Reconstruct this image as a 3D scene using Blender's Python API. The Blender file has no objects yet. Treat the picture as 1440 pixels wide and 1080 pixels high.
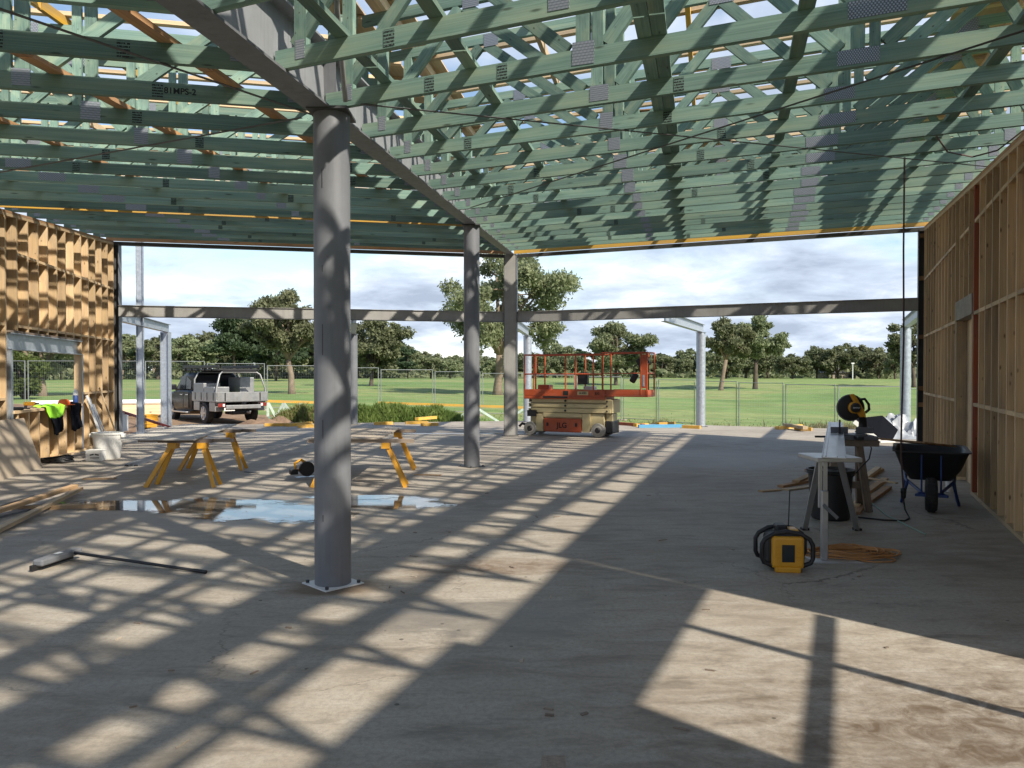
import bpy, math, random
import numpy as np
from mathutils import Vector as V, Matrix as M
random.seed(7)
R_ = math.radians
scene = bpy.context.scene
C = scene.collection

# ------------------------------------------------------------------ camera, sky, sun, exposure
CAM_H = 1.6
cam_d = bpy.data.cameras.new('camera'); cam = bpy.data.objects.new('camera', cam_d); C.objects.link(cam)
cam_d.sensor_width = 36; cam_d.lens = 27.0; cam_d.clip_end = 3000; cam_d.clip_start = 0.05
cam.location = (0, 0, CAM_H); cam.rotation_euler = (R_(90 - 0.74), 0, 0)
scene.camera = cam

SUN = V((0.83, -0.83, 1.0)).normalized()          # towards the sun: behind the camera, to its right
sun_el = math.asin(SUN.z); sun_az = math.atan2(SUN.x, SUN.y)
sd = bpy.data.lights.new('sun', 'SUN'); sd.energy = 2.05; sd.angle = R_(1.0); sd.color = (1.0, 0.92, 0.78)
so = bpy.data.objects.new('sun', sd); C.objects.link(so)
so.rotation_euler = SUN.to_track_quat('Z', 'Y').to_euler(); so.location = (20, -20, 40)

scene.view_settings.view_transform = 'Standard'; scene.view_settings.look = 'None'
scene.view_settings.exposure = 1.8; scene.view_settings.gamma = 1.0
scene.view_settings.use_curve_mapping = False

def nn(nt, t, **kw):
    n = nt.nodes.new(t)
    for k, v in kw.items():
        if k.startswith('i_'):
            key = k[2:]
            key = int(key) if key.isdigit() else key.replace('_', ' ')
            n.inputs[key].default_value = v
        else: setattr(n, k, v)
    return n
def lk(nt, a, b): nt.links.new(a, b)
def ramp(nt, fac, stops):
    r = nt.nodes.new('ShaderNodeValToRGB'); e = r.color_ramp.elements
    while len(e) < len(stops): e.new(0.5)
    for k, (p, c) in enumerate(stops):
        e[k].position = p; e[k].color = (c[0], c[1], c[2], 1) if hasattr(c, '__len__') else (c, c, c, 1)
    lk(nt, fac, r.inputs[0]); return r.outputs[0]
def mixc(nt, fac, a, b, mode='MIX'):
    m = nt.nodes.new('ShaderNodeMix'); m.data_type = 'RGBA'; m.blend_type = mode
    for s, v in ((m.inputs[0], fac), (m.inputs[6], a), (m.inputs[7], b)):
        if hasattr(v, 'links'): lk(nt, v, s)
        elif hasattr(v, '__len__'): s.default_value = (v[0], v[1], v[2], 1)
        else: s.default_value = v
    return m.outputs[2]
def math_(nt, op, a, b=None, c=None, clamp=False):
    m = nt.nodes.new('ShaderNodeMath'); m.operation = op; m.use_clamp = clamp
    for s, v in zip(m.inputs, (a, b, c)):
        if v is None: continue
        if hasattr(v, 'links'): lk(nt, v, s)
        else: s.default_value = v
    return m.outputs[0]
def vmul(nt, vec, xyz):
    m = nt.nodes.new('ShaderNodeVectorMath'); m.operation = 'MULTIPLY'; lk(nt, vec, m.inputs[0]); m.inputs[1].default_value = xyz
    return m.outputs[0]
def noise(nt, vec, scale, detail=4, rough=0.55, dist=0.0):
    n = nn(nt, 'ShaderNodeTexNoise', i_Scale=scale, i_Detail=detail, i_Roughness=rough, i_Distortion=dist)
    if vec is not None: lk(nt, vec, n.inputs['Vector'])
    return n.outputs[0]

W = bpy.data.worlds.new('World'); scene.world = W; W.use_nodes = True
wt = W.node_tree; wt.nodes.clear()
sky = nn(wt, 'ShaderNodeTexSky', sky_type='NISHITA', sun_disc=False, sun_elevation=sun_el, sun_rotation=sun_az, altitude=50, air_density=1.0, dust_density=0.6, ozone_density=1.5)
tc = nn(wt, 'ShaderNodeTexCoord')
sx = nn(wt, 'ShaderNodeSeparateXYZ'); lk(wt, tc.outputs['Generated'], sx.inputs[0])
zz = math_(wt, 'ADD', math_(wt, 'MAXIMUM', sx.outputs[2], 0.0), 0.20)
cv = nn(wt, 'ShaderNodeCombineXYZ'); lk(wt, math_(wt, 'DIVIDE', sx.outputs[0], zz), cv.inputs[0]); lk(wt, math_(wt, 'DIVIDE', sx.outputs[1], zz), cv.inputs[1])
cv.inputs[2].default_value = 8.2
cl = noise(wt, cv.outputs[0], 0.95, 9, 0.56, 0.25)
cover = math_(wt, 'MULTIPLY_ADD', math_(wt, 'MAXIMUM', sx.outputs[2], 0.0), -0.46, math_(wt, 'ADD', cl, 0.085))       # a little less cloud overhead, as in the photograph
cmask = ramp(wt, cover, [(0.37, 0.0), (0.46, 0.75), (0.58, 1.0)])
shade = math_(wt, 'MULTIPLY_ADD', math_(wt, 'SUBTRACT', cl, 0.5), -0.9, noise(wt, cv.outputs[0], 2.3, 8, 0.6, 0.3))
ccol = ramp(wt, shade, [(0.30, (0.145, 0.17, 0.215)), (0.46, (0.205, 0.235, 0.285)), (0.58, (0.275, 0.30, 0.34)), (0.70, (0.40, 0.41, 0.42))])
skc = mixc(wt, 1.0, sky.outputs[0], (0.062, 0.060, 0.056), 'MULTIPLY')
skm = mixc(wt, cmask, skc, ccol)
bg = nn(wt, 'ShaderNodeBackground', i_Strength=1.0); lk(wt, skm, bg.inputs[0])
wo = nn(wt, 'ShaderNodeOutputWorld'); lk(wt, bg.outputs[0], wo.inputs[0])

# ------------------------------------------------------------------ geometry helpers
class MB:
    def __init__(s): s.v = []; s.f = []
    def add(s, vs, fs):
        o = len(s.v); s.v += [tuple(v) for v in vs]; s.f += [tuple(i + o for i in f) for f in fs]; return s
    def box(s, c, size, rot=None):
        hx, hy, hz = size[0] / 2, size[1] / 2, size[2] / 2; c = V(c)
        vs = [V((x, y, z)) for z in (-hz, hz) for y in (-hy, hy) for x in (-hx, hx)]
        if rot is not None: vs = [rot @ v for v in vs]
        return s.add([c + v for v in vs], [(0, 2, 3, 1), (4, 5, 7, 6), (0, 1, 5, 4), (2, 6, 7, 3), (0, 4, 6, 2), (1, 3, 7, 5)])
    def b2(s, lo, hi):
        return s.box([(a + b) / 2 for a, b in zip(lo, hi)], [abs(b - a) for a, b in zip(lo, hi)])
    def bar(s, p, q, w, h, up=(0, 0, 1)):
        p, q = V(p), V(q); x = (q - p); L = x.length; x = x / L
        y = V(up).cross(x)
        if y.length < 1e-4: y = V((0, 1, 0)).cross(x)
        y.normalize(); z = x.cross(y)
        rot = M((x, y, z)).transposed()
        return s.box((p + q) / 2, (L, w, h), rot)
    def cyl(s, p, q, r, r2=None, n=16, caps=True):
        p, q = V(p), V(q); r2 = r if r2 is None else r2
        a = (q - p).normalized(); t = a.orthogonal().normalized(); b = a.cross(t)
        vs = []
        for c, rr in ((p, r), (q, r2)):
            for k in range(n):
                th = 2 * math.pi * k / n; vs.append(c + (t * math.cos(th) + b * math.sin(th)) * rr)
        fs = [(k, (k + 1) % n, n + (k + 1) % n, n + k) for k in range(n)]
        if caps: fs += [tuple(range(n - 1, -1, -1)), tuple(range(n, 2 * n))]
        return s.add(vs, fs)
    def tube(s, path, r, n=8, closed=False):
        path = [V(p) for p in path]; m = len(path); vs = []; prev = None
        for i, p in enumerate(path):
            a = path[(i + 1) % m] if (closed or i < m - 1) else p
            b = path[i - 1] if (closed or i > 0) else p
            d = (a - b).normalized()
            if prev is None: t = d.orthogonal().normalized()
            else:
                t = prev - d * prev.dot(d); t.normalize()
            prev = t; u = d.cross(t)
            rr = r[i] if hasattr(r, '__len__') else r
            for k in range(n):
                th = 2 * math.pi * k / n; vs.append(p + (t * math.cos(th) + u * math.sin(th)) * rr)
        fs = []
        for i in range(m if closed else m - 1):
            j = (i + 1) % m
            for k in range(n):
                fs.append((i * n + k, i * n + (k + 1) % n, j * n + (k + 1) % n, j * n + k))
        if not closed: fs += [tuple(range(n - 1, -1, -1)), tuple((m - 1) * n + k for k in range(n))]
        return s.add(vs, fs)
    def lathe(s, prof, n=24, c=(0, 0, 0), axis='z'):
        vs = []
        for r, h in prof:
            for k in range(n):
                th = 2 * math.pi * k / n; a, b = r * math.cos(th), r * math.sin(th)
                p = (a, b, h) if axis == 'z' else ((h, a, b) if axis == 'x' else (b, h, a))
                vs.append(V(c) + V(p))
        m = len(prof); fs = []
        for i in range(m - 1):
            for k in range(n): fs.append((i * n + k, i * n + (k + 1) % n, (i + 1) * n + (k + 1) % n, (i + 1) * n + k))
        if prof[0][0] > 1e-5: fs.append(tuple(range(n - 1, -1, -1)))
        if prof[-1][0] > 1e-5: fs.append(tuple((m - 1) * n + k for k in range(n)))
        return s.add(vs, fs)
    def prism(s, poly, a, b, axis='y'):
        n = len(poly)
        def P(u, w, h):
            return {'y': (u, h, w), 'x': (h, u, w), 'z': (u, w, h)}[axis]
        vs = [P(u, w, a) for u, w in poly] + [P(u, w, b) for u, w in poly]
        fs = [(k, (k + 1) % n, n + (k + 1) % n, n + k) for k in range(n)] + [tuple(range(n - 1, -1, -1)), tuple(range(n, 2 * n))]
        return s.add(vs, fs)
    def grid(s, fn, nu, nv):
        vs = [fn(i / nu, j / nv) for j in range(nv + 1) for i in range(nu + 1)]
        fs = [(j * (nu + 1) + i, j * (nu + 1) + i + 1, (j + 1) * (nu + 1) + i + 1, (j + 1) * (nu + 1) + i) for j in range(nv) for i in range(nu)]
        return s.add(vs, fs)
    def mesh(s, name):
        me = bpy.data.meshes.new(name); me.from_pydata(s.v, [], s.f); me.update()
        import bmesh
        bm = bmesh.new(); bm.from_mesh(me); bmesh.ops.recalc_face_normals(bm, faces=bm.faces); bm.to_mesh(me); bm.free()
        return me

WM = {}                                             # world matrices of the roots
def thing(name, label, cat, loc=(0, 0, 0), rz=0.0, group=None, rot=None):
    o = bpy.data.objects.new(name, None); C.objects.link(o); o.empty_display_size = 0.1
    m = M.Translation(V(loc)) @ (rot.to_4x4() if rot is not None else M.Rotation(rz, 4, 'Z'))
    o.matrix_world = m; WM[o.name] = m
    o['label'] = label; o['category'] = cat
    if group: o['group'] = group
    return o
def tag(o, label, cat, group=None):
    o['label'] = label; o['category'] = cat
    if group: o['group'] = group
    return o
def obj(name, mb, mat, parent=None, smooth=None, bev=0.0, loc=None):
    me = mb.mesh(name) if isinstance(mb, MB) else mb
    if not me.materials: me.materials.append(mat)
    if smooth:
        for p in me.polygons: p.use_smooth = True
        me.set_sharp_from_angle(angle=R_(smooth))
    o = bpy.data.objects.new(name, me); C.objects.link(o)
    if parent is not None: o.parent = parent
    if loc is not None: o.location = loc
    if bev:
        b = o.modifiers.new('bevel', 'BEVEL'); b.width = bev; b.segments = 2; b.limit_method = 'ANGLE'; b.angle_limit = R_(40)
    return o
def struct(name, mb, mat, kind='structure', smooth=None):
    o = obj(name, mb, mat, None, smooth); o['kind'] = kind; return o
CUBE = {}
def stick(name, p, q, w, h, mat, parent=None, up=(0, 0, 1)):
    """one timber or steel length from p to q: shared unit cube, scaled (w across, h along 'up')"""
    if mat.name not in CUBE:
        me = MB().box((0, 0, 0), (1, 1, 1)).mesh('length_' + mat.name); me.materials.append(mat); CUBE[mat.name] = me
    p, q = V(p), V(q); x = q - p; L = x.length; x = x / L
    y = V(up).cross(x)
    if y.length < 1e-4: y = V((0, 1, 0)).cross(x)
    y.normalize(); z = x.cross(y); c = (p + q) / 2
    m = M(((x.x * L, y.x * w, z.x * h, c.x), (x.y * L, y.y * w, z.y * h, c.y), (x.z * L, y.z * w, z.z * h, c.z), (0, 0, 0, 1)))
    o = bpy.data.objects.new(name, CUBE[mat.name]); C.objects.link(o)
    if parent is not None:
        o.parent = parent; m = WM[parent.name].inverted() @ m if parent.name in WM else m
    o.matrix_basis = m
    return o
def text(name, s, size, mat, parent, mat4, ext=0.001):
    cu = bpy.data.curves.new(name, 'FONT'); cu.body = s; cu.size = size; cu.extrude = ext; cu.align_x = 'CENTER'; cu.align_y = 'CENTER'; cu.offset = size * 0.02
    tmp = bpy.data.objects.new(name + '_t', cu); C.objects.link(tmp)
    dg = bpy.context.evaluated_depsgraph_get(); me = bpy.data.meshes.new_from_object(tmp.evaluated_get(dg))
    bpy.data.objects.remove(tmp); bpy.data.curves.remove(cu)
    me.materials.clear(); me.materials.append(mat)
    o = bpy.data.objects.new(name, me); C.objects.link(o); o.parent = parent; o.matrix_basis = mat4
    return o
def G(px, py, z=0.0):                               # photo pixel on a level plane -> world
    Y = (CAM_H - z) * 1080 / (py - 526); return V(((px - 720) / 1080 * Y, Y, z))
def at(px, Y, z=0.0): return V(((px - 720) / 1080 * Y, Y, z))
def zat(py, Y): return CAM_H + (526 - py) / 1080 * Y

# ------------------------------------------------------------------ materials
MATS = {}
def base_mat(name):
    m = bpy.data.materials.new(name); m.use_nodes = True; nt = m.node_tree; nt.nodes.clear()
    o = nn(nt, 'ShaderNodeOutputMaterial'); b = nn(nt, 'ShaderNodeBsdfPrincipled'); lk(nt, b.outputs[0], o.inputs[0])
    MATS[name] = m; return m, nt, b
def plain(name, col, rough=0.6, metal=0.0, var=0.18, scale=9.0, bump=0.0, spec=0.5, coat=0.0, dirt=0.0):
    m, nt, b = base_mat(name)
    t = nn(nt, 'ShaderNodeTexCoord'); oi = nn(nt, 'ShaderNodeObjectInfo')
    ad = nn(nt, 'ShaderNodeVectorMath', operation='ADD'); lk(nt, t.outputs['Object'], ad.inputs[0]); lk(nt, oi.outputs['Random'], ad.inputs[1])
    n = noise(nt, ad.outputs[0], scale, 6, 0.6)
    c = ramp(nt, n, [(0.25, [x * (1 - var) for x in col]), (0.75, [min(1, x * (1 + var)) for x in col])])
    if dirt:
        n3 = noise(nt, ad.outputs[0], scale * 0.5, 8, 0.7)
        c = mixc(nt, math_(nt, 'MULTIPLY', ramp(nt, n3, [(0.5, 0.0), (0.72, 1.0)]), dirt), c, (0.20, 0.165, 0.125))
    lk(nt, c, b.inputs['Base Color'])
    lk(nt, math_(nt, 'MULTIPLY_ADD', n, 0.3, max(0.02, rough - 0.15)), b.inputs['Roughness'])
    b.inputs['Metallic'].default_value = metal; b.inputs['Specular IOR Level'].default_value = spec
    b.inputs['Coat Weight'].default_value = coat
    if bump:
        bp = nn(nt, 'ShaderNodeBump', i_Strength=bump, i_Distance=0.01); lk(nt, noise(nt, ad.outputs[0], scale * 6, 5, 0.6), bp.inputs['Height']); lk(nt, bp.outputs[0], b.inputs['Normal'])
    return m
def timber(name, dark, light, knot=(0.10, 0.055, 0.03), stain=None, rough=0.75):
    m, nt, b = base_mat(name)
    t = nn(nt, 'ShaderNodeTexCoord'); oi = nn(nt, 'ShaderNodeObjectInfo')
    off = math_(nt, 'MULTIPLY', oi.outputs['Random'], 57.0)
    cx = nn(nt, 'ShaderNodeCombineXYZ'); lk(nt, off, cx.inputs[0]); lk(nt, off, cx.inputs[1]); lk(nt, off, cx.inputs[2])
    ad = nn(nt, 'ShaderNodeVectorMath', operation='ADD'); lk(nt, t.outputs['Object'], ad.inputs[0]); lk(nt, cx.outputs[0], ad.inputs[1])
    g = noise(nt, vmul(nt, ad.outputs[0], (3.0, 9.0, 9.0)), 1.6, 7, 0.62, 0.6)
    c = ramp(nt, g, [(0.28, dark), (0.5, [(a + q) / 2 for a, q in zip(dark, light)]), (0.72, light)])
    big = noise(nt, vmul(nt, ad.outputs[0], (7.0, 1.2, 1.2)), 1.0, 3, 0.5)
    if stain: c = mixc(nt, ramp(nt, big, [(0.45, 0.0), (0.7, 0.75)]), c, stain)
    vo = nn(nt, 'ShaderNodeTexVoronoi', i_Scale=1.0); lk(nt, vmul(nt, ad.outputs[0], (16.0, 1.6, 1.6)), vo.inputs['Vector'])
    c = mixc(nt, ramp(nt, vo.outputs['Distance'], [(0.06, 0.85), (0.15, 0.0)]), c, knot)
    br = math_(nt, 'MULTIPLY', math_(nt, 'MULTIPLY_ADD', oi.outputs['Random'], 0.6, 0.72), math_(nt, 'MULTIPLY_ADD', big, 0.9, 0.55))
    hs = nn(nt, 'ShaderNodeHueSaturation'); lk(nt, br, hs.inputs['Value']); lk(nt, c, hs.inputs['Color'])
    lk(nt, math_(nt, 'MULTIPLY_ADD', big, 0.5, 0.72), hs.inputs['Saturation'])
    lk(nt, hs.outputs[0], b.inputs['Base Color']); b.inputs['Roughness'].default_value = rough; b.inputs['Specular IOR Level'].default_value = 0.25
    bp = nn(nt, 'ShaderNodeBump', i_Strength=0.25, i_Distance=0.003); lk(nt, g, bp.inputs['Height']); lk(nt, bp.outputs[0], b.inputs['Normal'])
    return m

m_green = timber('treated_pine', (0.095, 0.185, 0.155), (0.225, 0.345, 0.295), (0.05, 0.07, 0.055), (0.23, 0.28, 0.21))
m_pine = timber('pine', (0.36, 0.21, 0.10), (0.58, 0.39, 0.21), stain=(0.42, 0.30, 0.19))
m_stud = timber('stud_pine', (0.43, 0.285, 0.15), (0.65, 0.475, 0.28), stain=(0.48, 0.36, 0.22))
m_cream = timber('batten_pine', (0.50, 0.36, 0.21), (0.70, 0.54, 0.35))
m_brown = timber('brown_pine', (0.27, 0.14, 0.065), (0.46, 0.27, 0.135))
m_red = timber('red_lvl', (0.25, 0.065, 0.03), (0.38, 0.11, 0.055))
m_lvl = timber('yellow_lvl', (0.52, 0.29, 0.05), (0.74, 0.45, 0.10))
m_ply = timber('plywood', (0.42, 0.30, 0.175), (0.56, 0.42, 0.26))
m_greyply = timber('grey_sheet', (0.27, 0.225, 0.18), (0.36, 0.31, 0.25), (0.2, 0.17, 0.14))
m_ply2 = plain('tan_board', (0.40, 0.33, 0.25), 0.8, 0.0, 0.10, 2.0)
m_fibre = timber('fibre_sheet', (0.60, 0.56, 0.50), (0.72, 0.675, 0.61), (0.55, 0.5, 0.45))
m_greytim = timber('weathered_timber', (0.16, 0.125, 0.10), (0.29, 0.23, 0.18))
m_yellow = plain('yellow_paint', (0.62, 0.30, 0.02), 0.5, var=0.12, dirt=0.35)
def steel(name, col, rough=0.5):
    m, nt, b = base_mat(name)
    g = nn(nt, 'ShaderNodeNewGeometry'); P = g.outputs['Position']
    a = noise(nt, P, 3.0, 7, 0.6); st = noise(nt, vmul(nt, P, (16, 16, 0.7)), 1.0, 6, 0.65, 0.3); sc = noise(nt, P, 26.0, 5, 0.7)
    c = ramp(nt, a, [(0.3, [x * 0.86 for x in col]), (0.7, [x * 1.14 for x in col])])
    c = mixc(nt, math_(nt, 'MULTIPLY', ramp(nt, st, [(0.54, 0.0), (0.70, 1.0)]), 0.38), c, [x * 0.55 for x in col])
    c = mixc(nt, math_(nt, 'MULTIPLY', ramp(nt, st, [(0.28, 1.0), (0.40, 0.0)]), 0.35), c, [min(1, x * 1.5) for x in col])
    c = mixc(nt, math_(nt, 'MULTIPLY', ramp(nt, sc, [(0.66, 0.0), (0.74, 1.0)]), 0.5), c, (0.12, 0.085, 0.06))
    lk(nt, c, b.inputs['Base Color']); lk(nt, math_(nt, 'MULTIPLY_ADD', st, 0.35, rough - 0.15), b.inputs['Roughness']); return m
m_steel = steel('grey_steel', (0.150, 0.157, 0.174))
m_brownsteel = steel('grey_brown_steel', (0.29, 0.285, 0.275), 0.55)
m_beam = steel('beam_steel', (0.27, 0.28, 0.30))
m_darksteel = plain('dark_steel', (0.065, 0.067, 0.072), 0.55, 0.2, 0.25, 4.0, dirt=0.1)
m_galv = plain('galvanised_steel', (0.42, 0.46, 0.52), 0.42, 0.55, 0.22, 14.0)
m_fence = plain('fence_steel', (0.27, 0.29, 0.30), 0.5, 0.4, 0.2, 6.0)
m_alu = plain('aluminium', (0.50, 0.51, 0.53), 0.38, 0.8, 0.14, 12.0, dirt=0.2)
m_tray = plain('dull_aluminium', (0.30, 0.305, 0.31), 0.45, 0.5, 0.2, 7.0, dirt=0.35)
m_black = plain('black_plastic', (0.014, 0.014, 0.016), 0.5, 0.0, 0.3, 15.0)
m_rubber = plain('tyre_rubber', (0.022, 0.022, 0.023), 0.85, 0.0, 0.3, 15.0, dirt=0.25)
m_greytyre = plain('grey_tyre', (0.30, 0.29, 0.27), 0.85, 0.0, 0.2, 12.0, dirt=0.3)
m_white = plain('white_plastic', (0.72, 0.72, 0.70), 0.45, 0.0, 0.06, 6.0, dirt=0.15)
m_orange = plain('orange_paint', (0.42, 0.075, 0.022), 0.45, 0.0, 0.12, 6.0, dirt=0.3)
m_beige = plain('cream_paint', (0.56, 0.47, 0.26), 0.45, 0.0, 0.1, 6.0, dirt=0.3)
m_toolyel = plain('tool_yellow', (0.66, 0.31, 0.015), 0.42, 0.0, 0.08, 10.0, dirt=0.2)
m_blue = plain('blue_paint', (0.02, 0.055, 0.20), 0.45, 0.0, 0.15, 8.0, dirt=0.2)
m_skyblue = plain('pale_blue_paint', (0.10, 0.33, 0.55), 0.6, 0.0, 0.15, 8.0)
m_body = plain('charcoal_car_paint', (0.016, 0.017, 0.021), 0.36, 0.0, 0.1, 5.0, coat=0.0, spec=0.2, dirt=0.0)
m_glass = plain('dark_glass', (0.02, 0.025, 0.028), 0.22, 0.0, 0.1, 4.0, spec=0.4)
m_redlamp = plain('red_lamp', (0.20, 0.02, 0.015), 0.3)
m_hivis = plain('hi_vis_cloth', (0.36, 0.86, 0.04), 0.8, 0.0, 0.08, 12.0)
m_orangecloth = plain('orange_cloth', (0.85, 0.16, 0.02), 0.8)
m_darkcloth = plain('navy_cloth', (0.006, 0.007, 0.011), 0.95, 0.0, 0.3, 12.0, spec=0.1)
m_print = plain('print_black', (0.012, 0.014, 0.014), 0.8)
m_wprint = plain('print_white', (0.75, 0.75, 0.74), 0.7)
m_cord_o = plain('orange_cord', (0.50, 0.24, 0.085), 0.6)
m_cord_g = plain('green_cord', (0.30, 0.44, 0.36), 0.6)
m_cord_b = plain('brown_cord', (0.075, 0.045, 0.035), 0.6)
m_bark = plain('bark', (0.19, 0.145, 0.105), 0.9, 0.0, 0.4, 2.5, bump=0.5)
m_darkbark = plain('dark_bark', (0.085, 0.065, 0.05), 0.9, 0.0, 0.4, 2.5, bump=0.5)
m_plastic_clear = plain('milky_plastic_film', (0.27, 0.29, 0.32), 0.4, 0.0, 0.15, 6.0)

def leafmat(name, dark, light):
    m, nt, b = base_mat(name)
    g = nn(nt, 'ShaderNodeNewGeometry'); n = noise(nt, g.outputs['Position'], 0.9, 4, 0.6)
    oi = nn(nt, 'ShaderNodeObjectInfo')
    c = ramp(nt, n, [(0.3, dark), (0.7, light)])
    hs = nn(nt, 'ShaderNodeHueSaturation'); lk(nt, c, hs.inputs['Color']); lk(nt, math_(nt, 'MULTIPLY_ADD', oi.outputs['Random'], 0.5, 0.75), hs.inputs['Value'])
    lk(nt, math_(nt, 'MULTIPLY_ADD', oi.outputs['Random'], 0.03, 0.485), hs.inputs['Hue'])
    lk(nt, hs.outputs[0], b.inputs['Base Color']); b.inputs['Roughness'].default_value = 0.6; b.inputs['Specular IOR Level'].default_value = 0.3
    tr = nn(nt, 'ShaderNodeBsdfTranslucent'); lk(nt, hs.outputs[0], tr.inputs[0])
    mx = nn(nt, 'ShaderNodeMixShader', i_0=0.38); lk(nt, b.outputs[0], mx.inputs[1]); lk(nt, tr.outputs[0], mx.inputs[2])
    lk(nt, mx.outputs[0], [x for x in nt.nodes if x.type == 'OUTPUT_MATERIAL'][0].inputs[0])
    return m
m_gum = leafmat('gum_leaves', (0.125, 0.15, 0.075), (0.28, 0.30, 0.17))
m_pineleaf = leafmat('pine_needles', (0.035, 0.06, 0.032), (0.085, 0.12, 0.058))
m_wood = leafmat('mixed_leaves', (0.12, 0.145, 0.075), (0.25, 0.275, 0.15))
m_shrub = leafmat('shrub_leaves', (0.045, 0.08, 0.02), (0.17, 0.23, 0.06))
m_blade = leafmat('grass_blades', (0.09, 0.14, 0.03), (0.22, 0.28, 0.08))
m_straw = leafmat('dry_grass_blades', (0.16, 0.13, 0.06), (0.30, 0.25, 0.12))

# nail plate: pressed steel with rows of slots
m_plate, nt, b = base_mat('nail_plate_steel')
t = nn(nt, 'ShaderNodeTexCoord'); br = nn(nt, 'ShaderNodeTexBrick', i_Scale=1.0, offset=0.5)
br.inputs['Color1'].default_value = (1, 1, 1, 1); br.inputs['Color2'].default_value = (1, 1, 1, 1); br.inputs['Mortar'].default_value = (0, 0, 0, 1)
br.inputs['Brick Width'].default_value = 0.062; br.inputs['Row Height'].default_value = 0.125; br.inputs['Mortar Size'].default_value = 0.016
sp = nn(nt, 'ShaderNodeSeparateXYZ'); lk(nt, t.outputs['Object'], sp.inputs[0])
cb = nn(nt, 'ShaderNodeCombineXYZ'); lk(nt, sp.outputs[0], cb.inputs[0]); lk(nt, sp.outputs[2], cb.inputs[1]); lk(nt, cb.outputs[0], br.inputs['Vector'])
lk(nt, mixc(nt, br.outputs[0], (0.13, 0.15, 0.18), (0.42, 0.45, 0.50)), b.inputs['Base Color']); b.inputs['Metallic'].default_value = 0.35; b.inputs['Roughness'].default_value = 0.45
# ink stamp: dark block with pale lines of tiny print
m_stamp, nt, b = base_mat('ink_stamp')
t = nn(nt, 'ShaderNodeTexCoord'); sp = nn(nt, 'ShaderNodeSeparateXYZ'); lk(nt, t.outputs['Object'], sp.inputs[0])
rows = math_(nt, 'GREATER_THAN', math_(nt, 'FRACT', math_(nt, 'MULTIPLY', sp.outputs[2], 5.0)), 0.38)
nz = noise(nt, vmul(nt, t.outputs['Object'], (16, 1, 5)), 1.0, 2, 0.5)
ink = math_(nt, 'MULTIPLY', rows, math_(nt, 'GREATER_THAN', nz, 0.42))
lk(nt, mixc(nt, ink, (0.13, 0.21, 0.18), (0.012, 0.016, 0.015)), b.inputs['Base Color']); b.inputs['Roughness'].default_value = 0.8

# concrete slab
m_conc, nt, b = base_mat('concrete')
t = nn(nt, 'ShaderNodeTexCoord'); P = t.outputs['Object']
sp = nn(nt, 'ShaderNodeSeparateXYZ'); lk(nt, P, sp.inputs[0])
n1 = noise(nt, P, 0.55, 8, 0.62, 0.4); n2 = noise(nt, vmul(nt, P, (1.0, 2.6, 1.0)), 2.2, 9, 0.68, 0.5); n3 = noise(nt, P, 34.0, 4, 0.6)
c = ramp(nt, n1, [(0.30, (0.235, 0.195, 0.152)), (0.50, (0.355, 0.308, 0.248)), (0.70, (0.445, 0.398, 0.332))])
c = mixc(nt, ramp(nt, n2, [(0.46, 0.0), (0.66, 0.6)]), c, (0.47, 0.437, 0.385))
c = mixc(nt, ramp(nt, n2, [(0.30, 0.75), (0.46, 0.0)]), c, (0.145, 0.125, 0.105))
c = mixc(nt, math_(nt, 'MULTIPLY', ramp(nt, n3, [(0.35, 1.0), (0.55, 0.0)]), 0.40), c, (0.19, 0.17, 0.148))
n4 = noise(nt, P, 130.0, 3, 0.7); c = mixc(nt, math_(nt, 'MULTIPLY', ramp(nt, n4, [(0.42, 1.0), (0.6, 0.0)]), 0.30), c, (0.20, 0.18, 0.155))
n5 = noise(nt, vmul(nt, P, (1.2, 7.0, 1.0)), 1.3, 8, 0.7, 1.2); c = mixc(nt, math_(nt, 'MULTIPLY', ramp(nt, n5, [(0.56, 0.0), (0.68, 1.0)]), 0.45), c, (0.17, 0.148, 0.122))
ve = nn(nt, 'ShaderNodeTexVoronoi', feature='DISTANCE_TO_EDGE', i_Scale=0.38)
wv = nn(nt, 'ShaderNodeVectorMath', operation='ADD'); lk(nt, P, wv.inputs[0])
cw = nn(nt, 'ShaderNodeCombineXYZ'); lk(nt, math_(nt, 'MULTIPLY', n2, 0.5), cw.inputs[0]); lk(nt, math_(nt, 'MULTIPLY', n1, 0.6), cw.inputs[1]); lk(nt, cw.outputs[0], wv.inputs[1]); lk(nt, wv.outputs[0], ve.inputs['Vector'])
crack = math_(nt, 'MULTIPLY', math_(nt, 'LESS_THAN', ve.outputs['Distance'], 0.0022), ramp(nt, n1, [(0.48, 0.0), (0.56, 0.7)])); c = mixc(nt, crack, c, (0.12, 0.10, 0.085))
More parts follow.
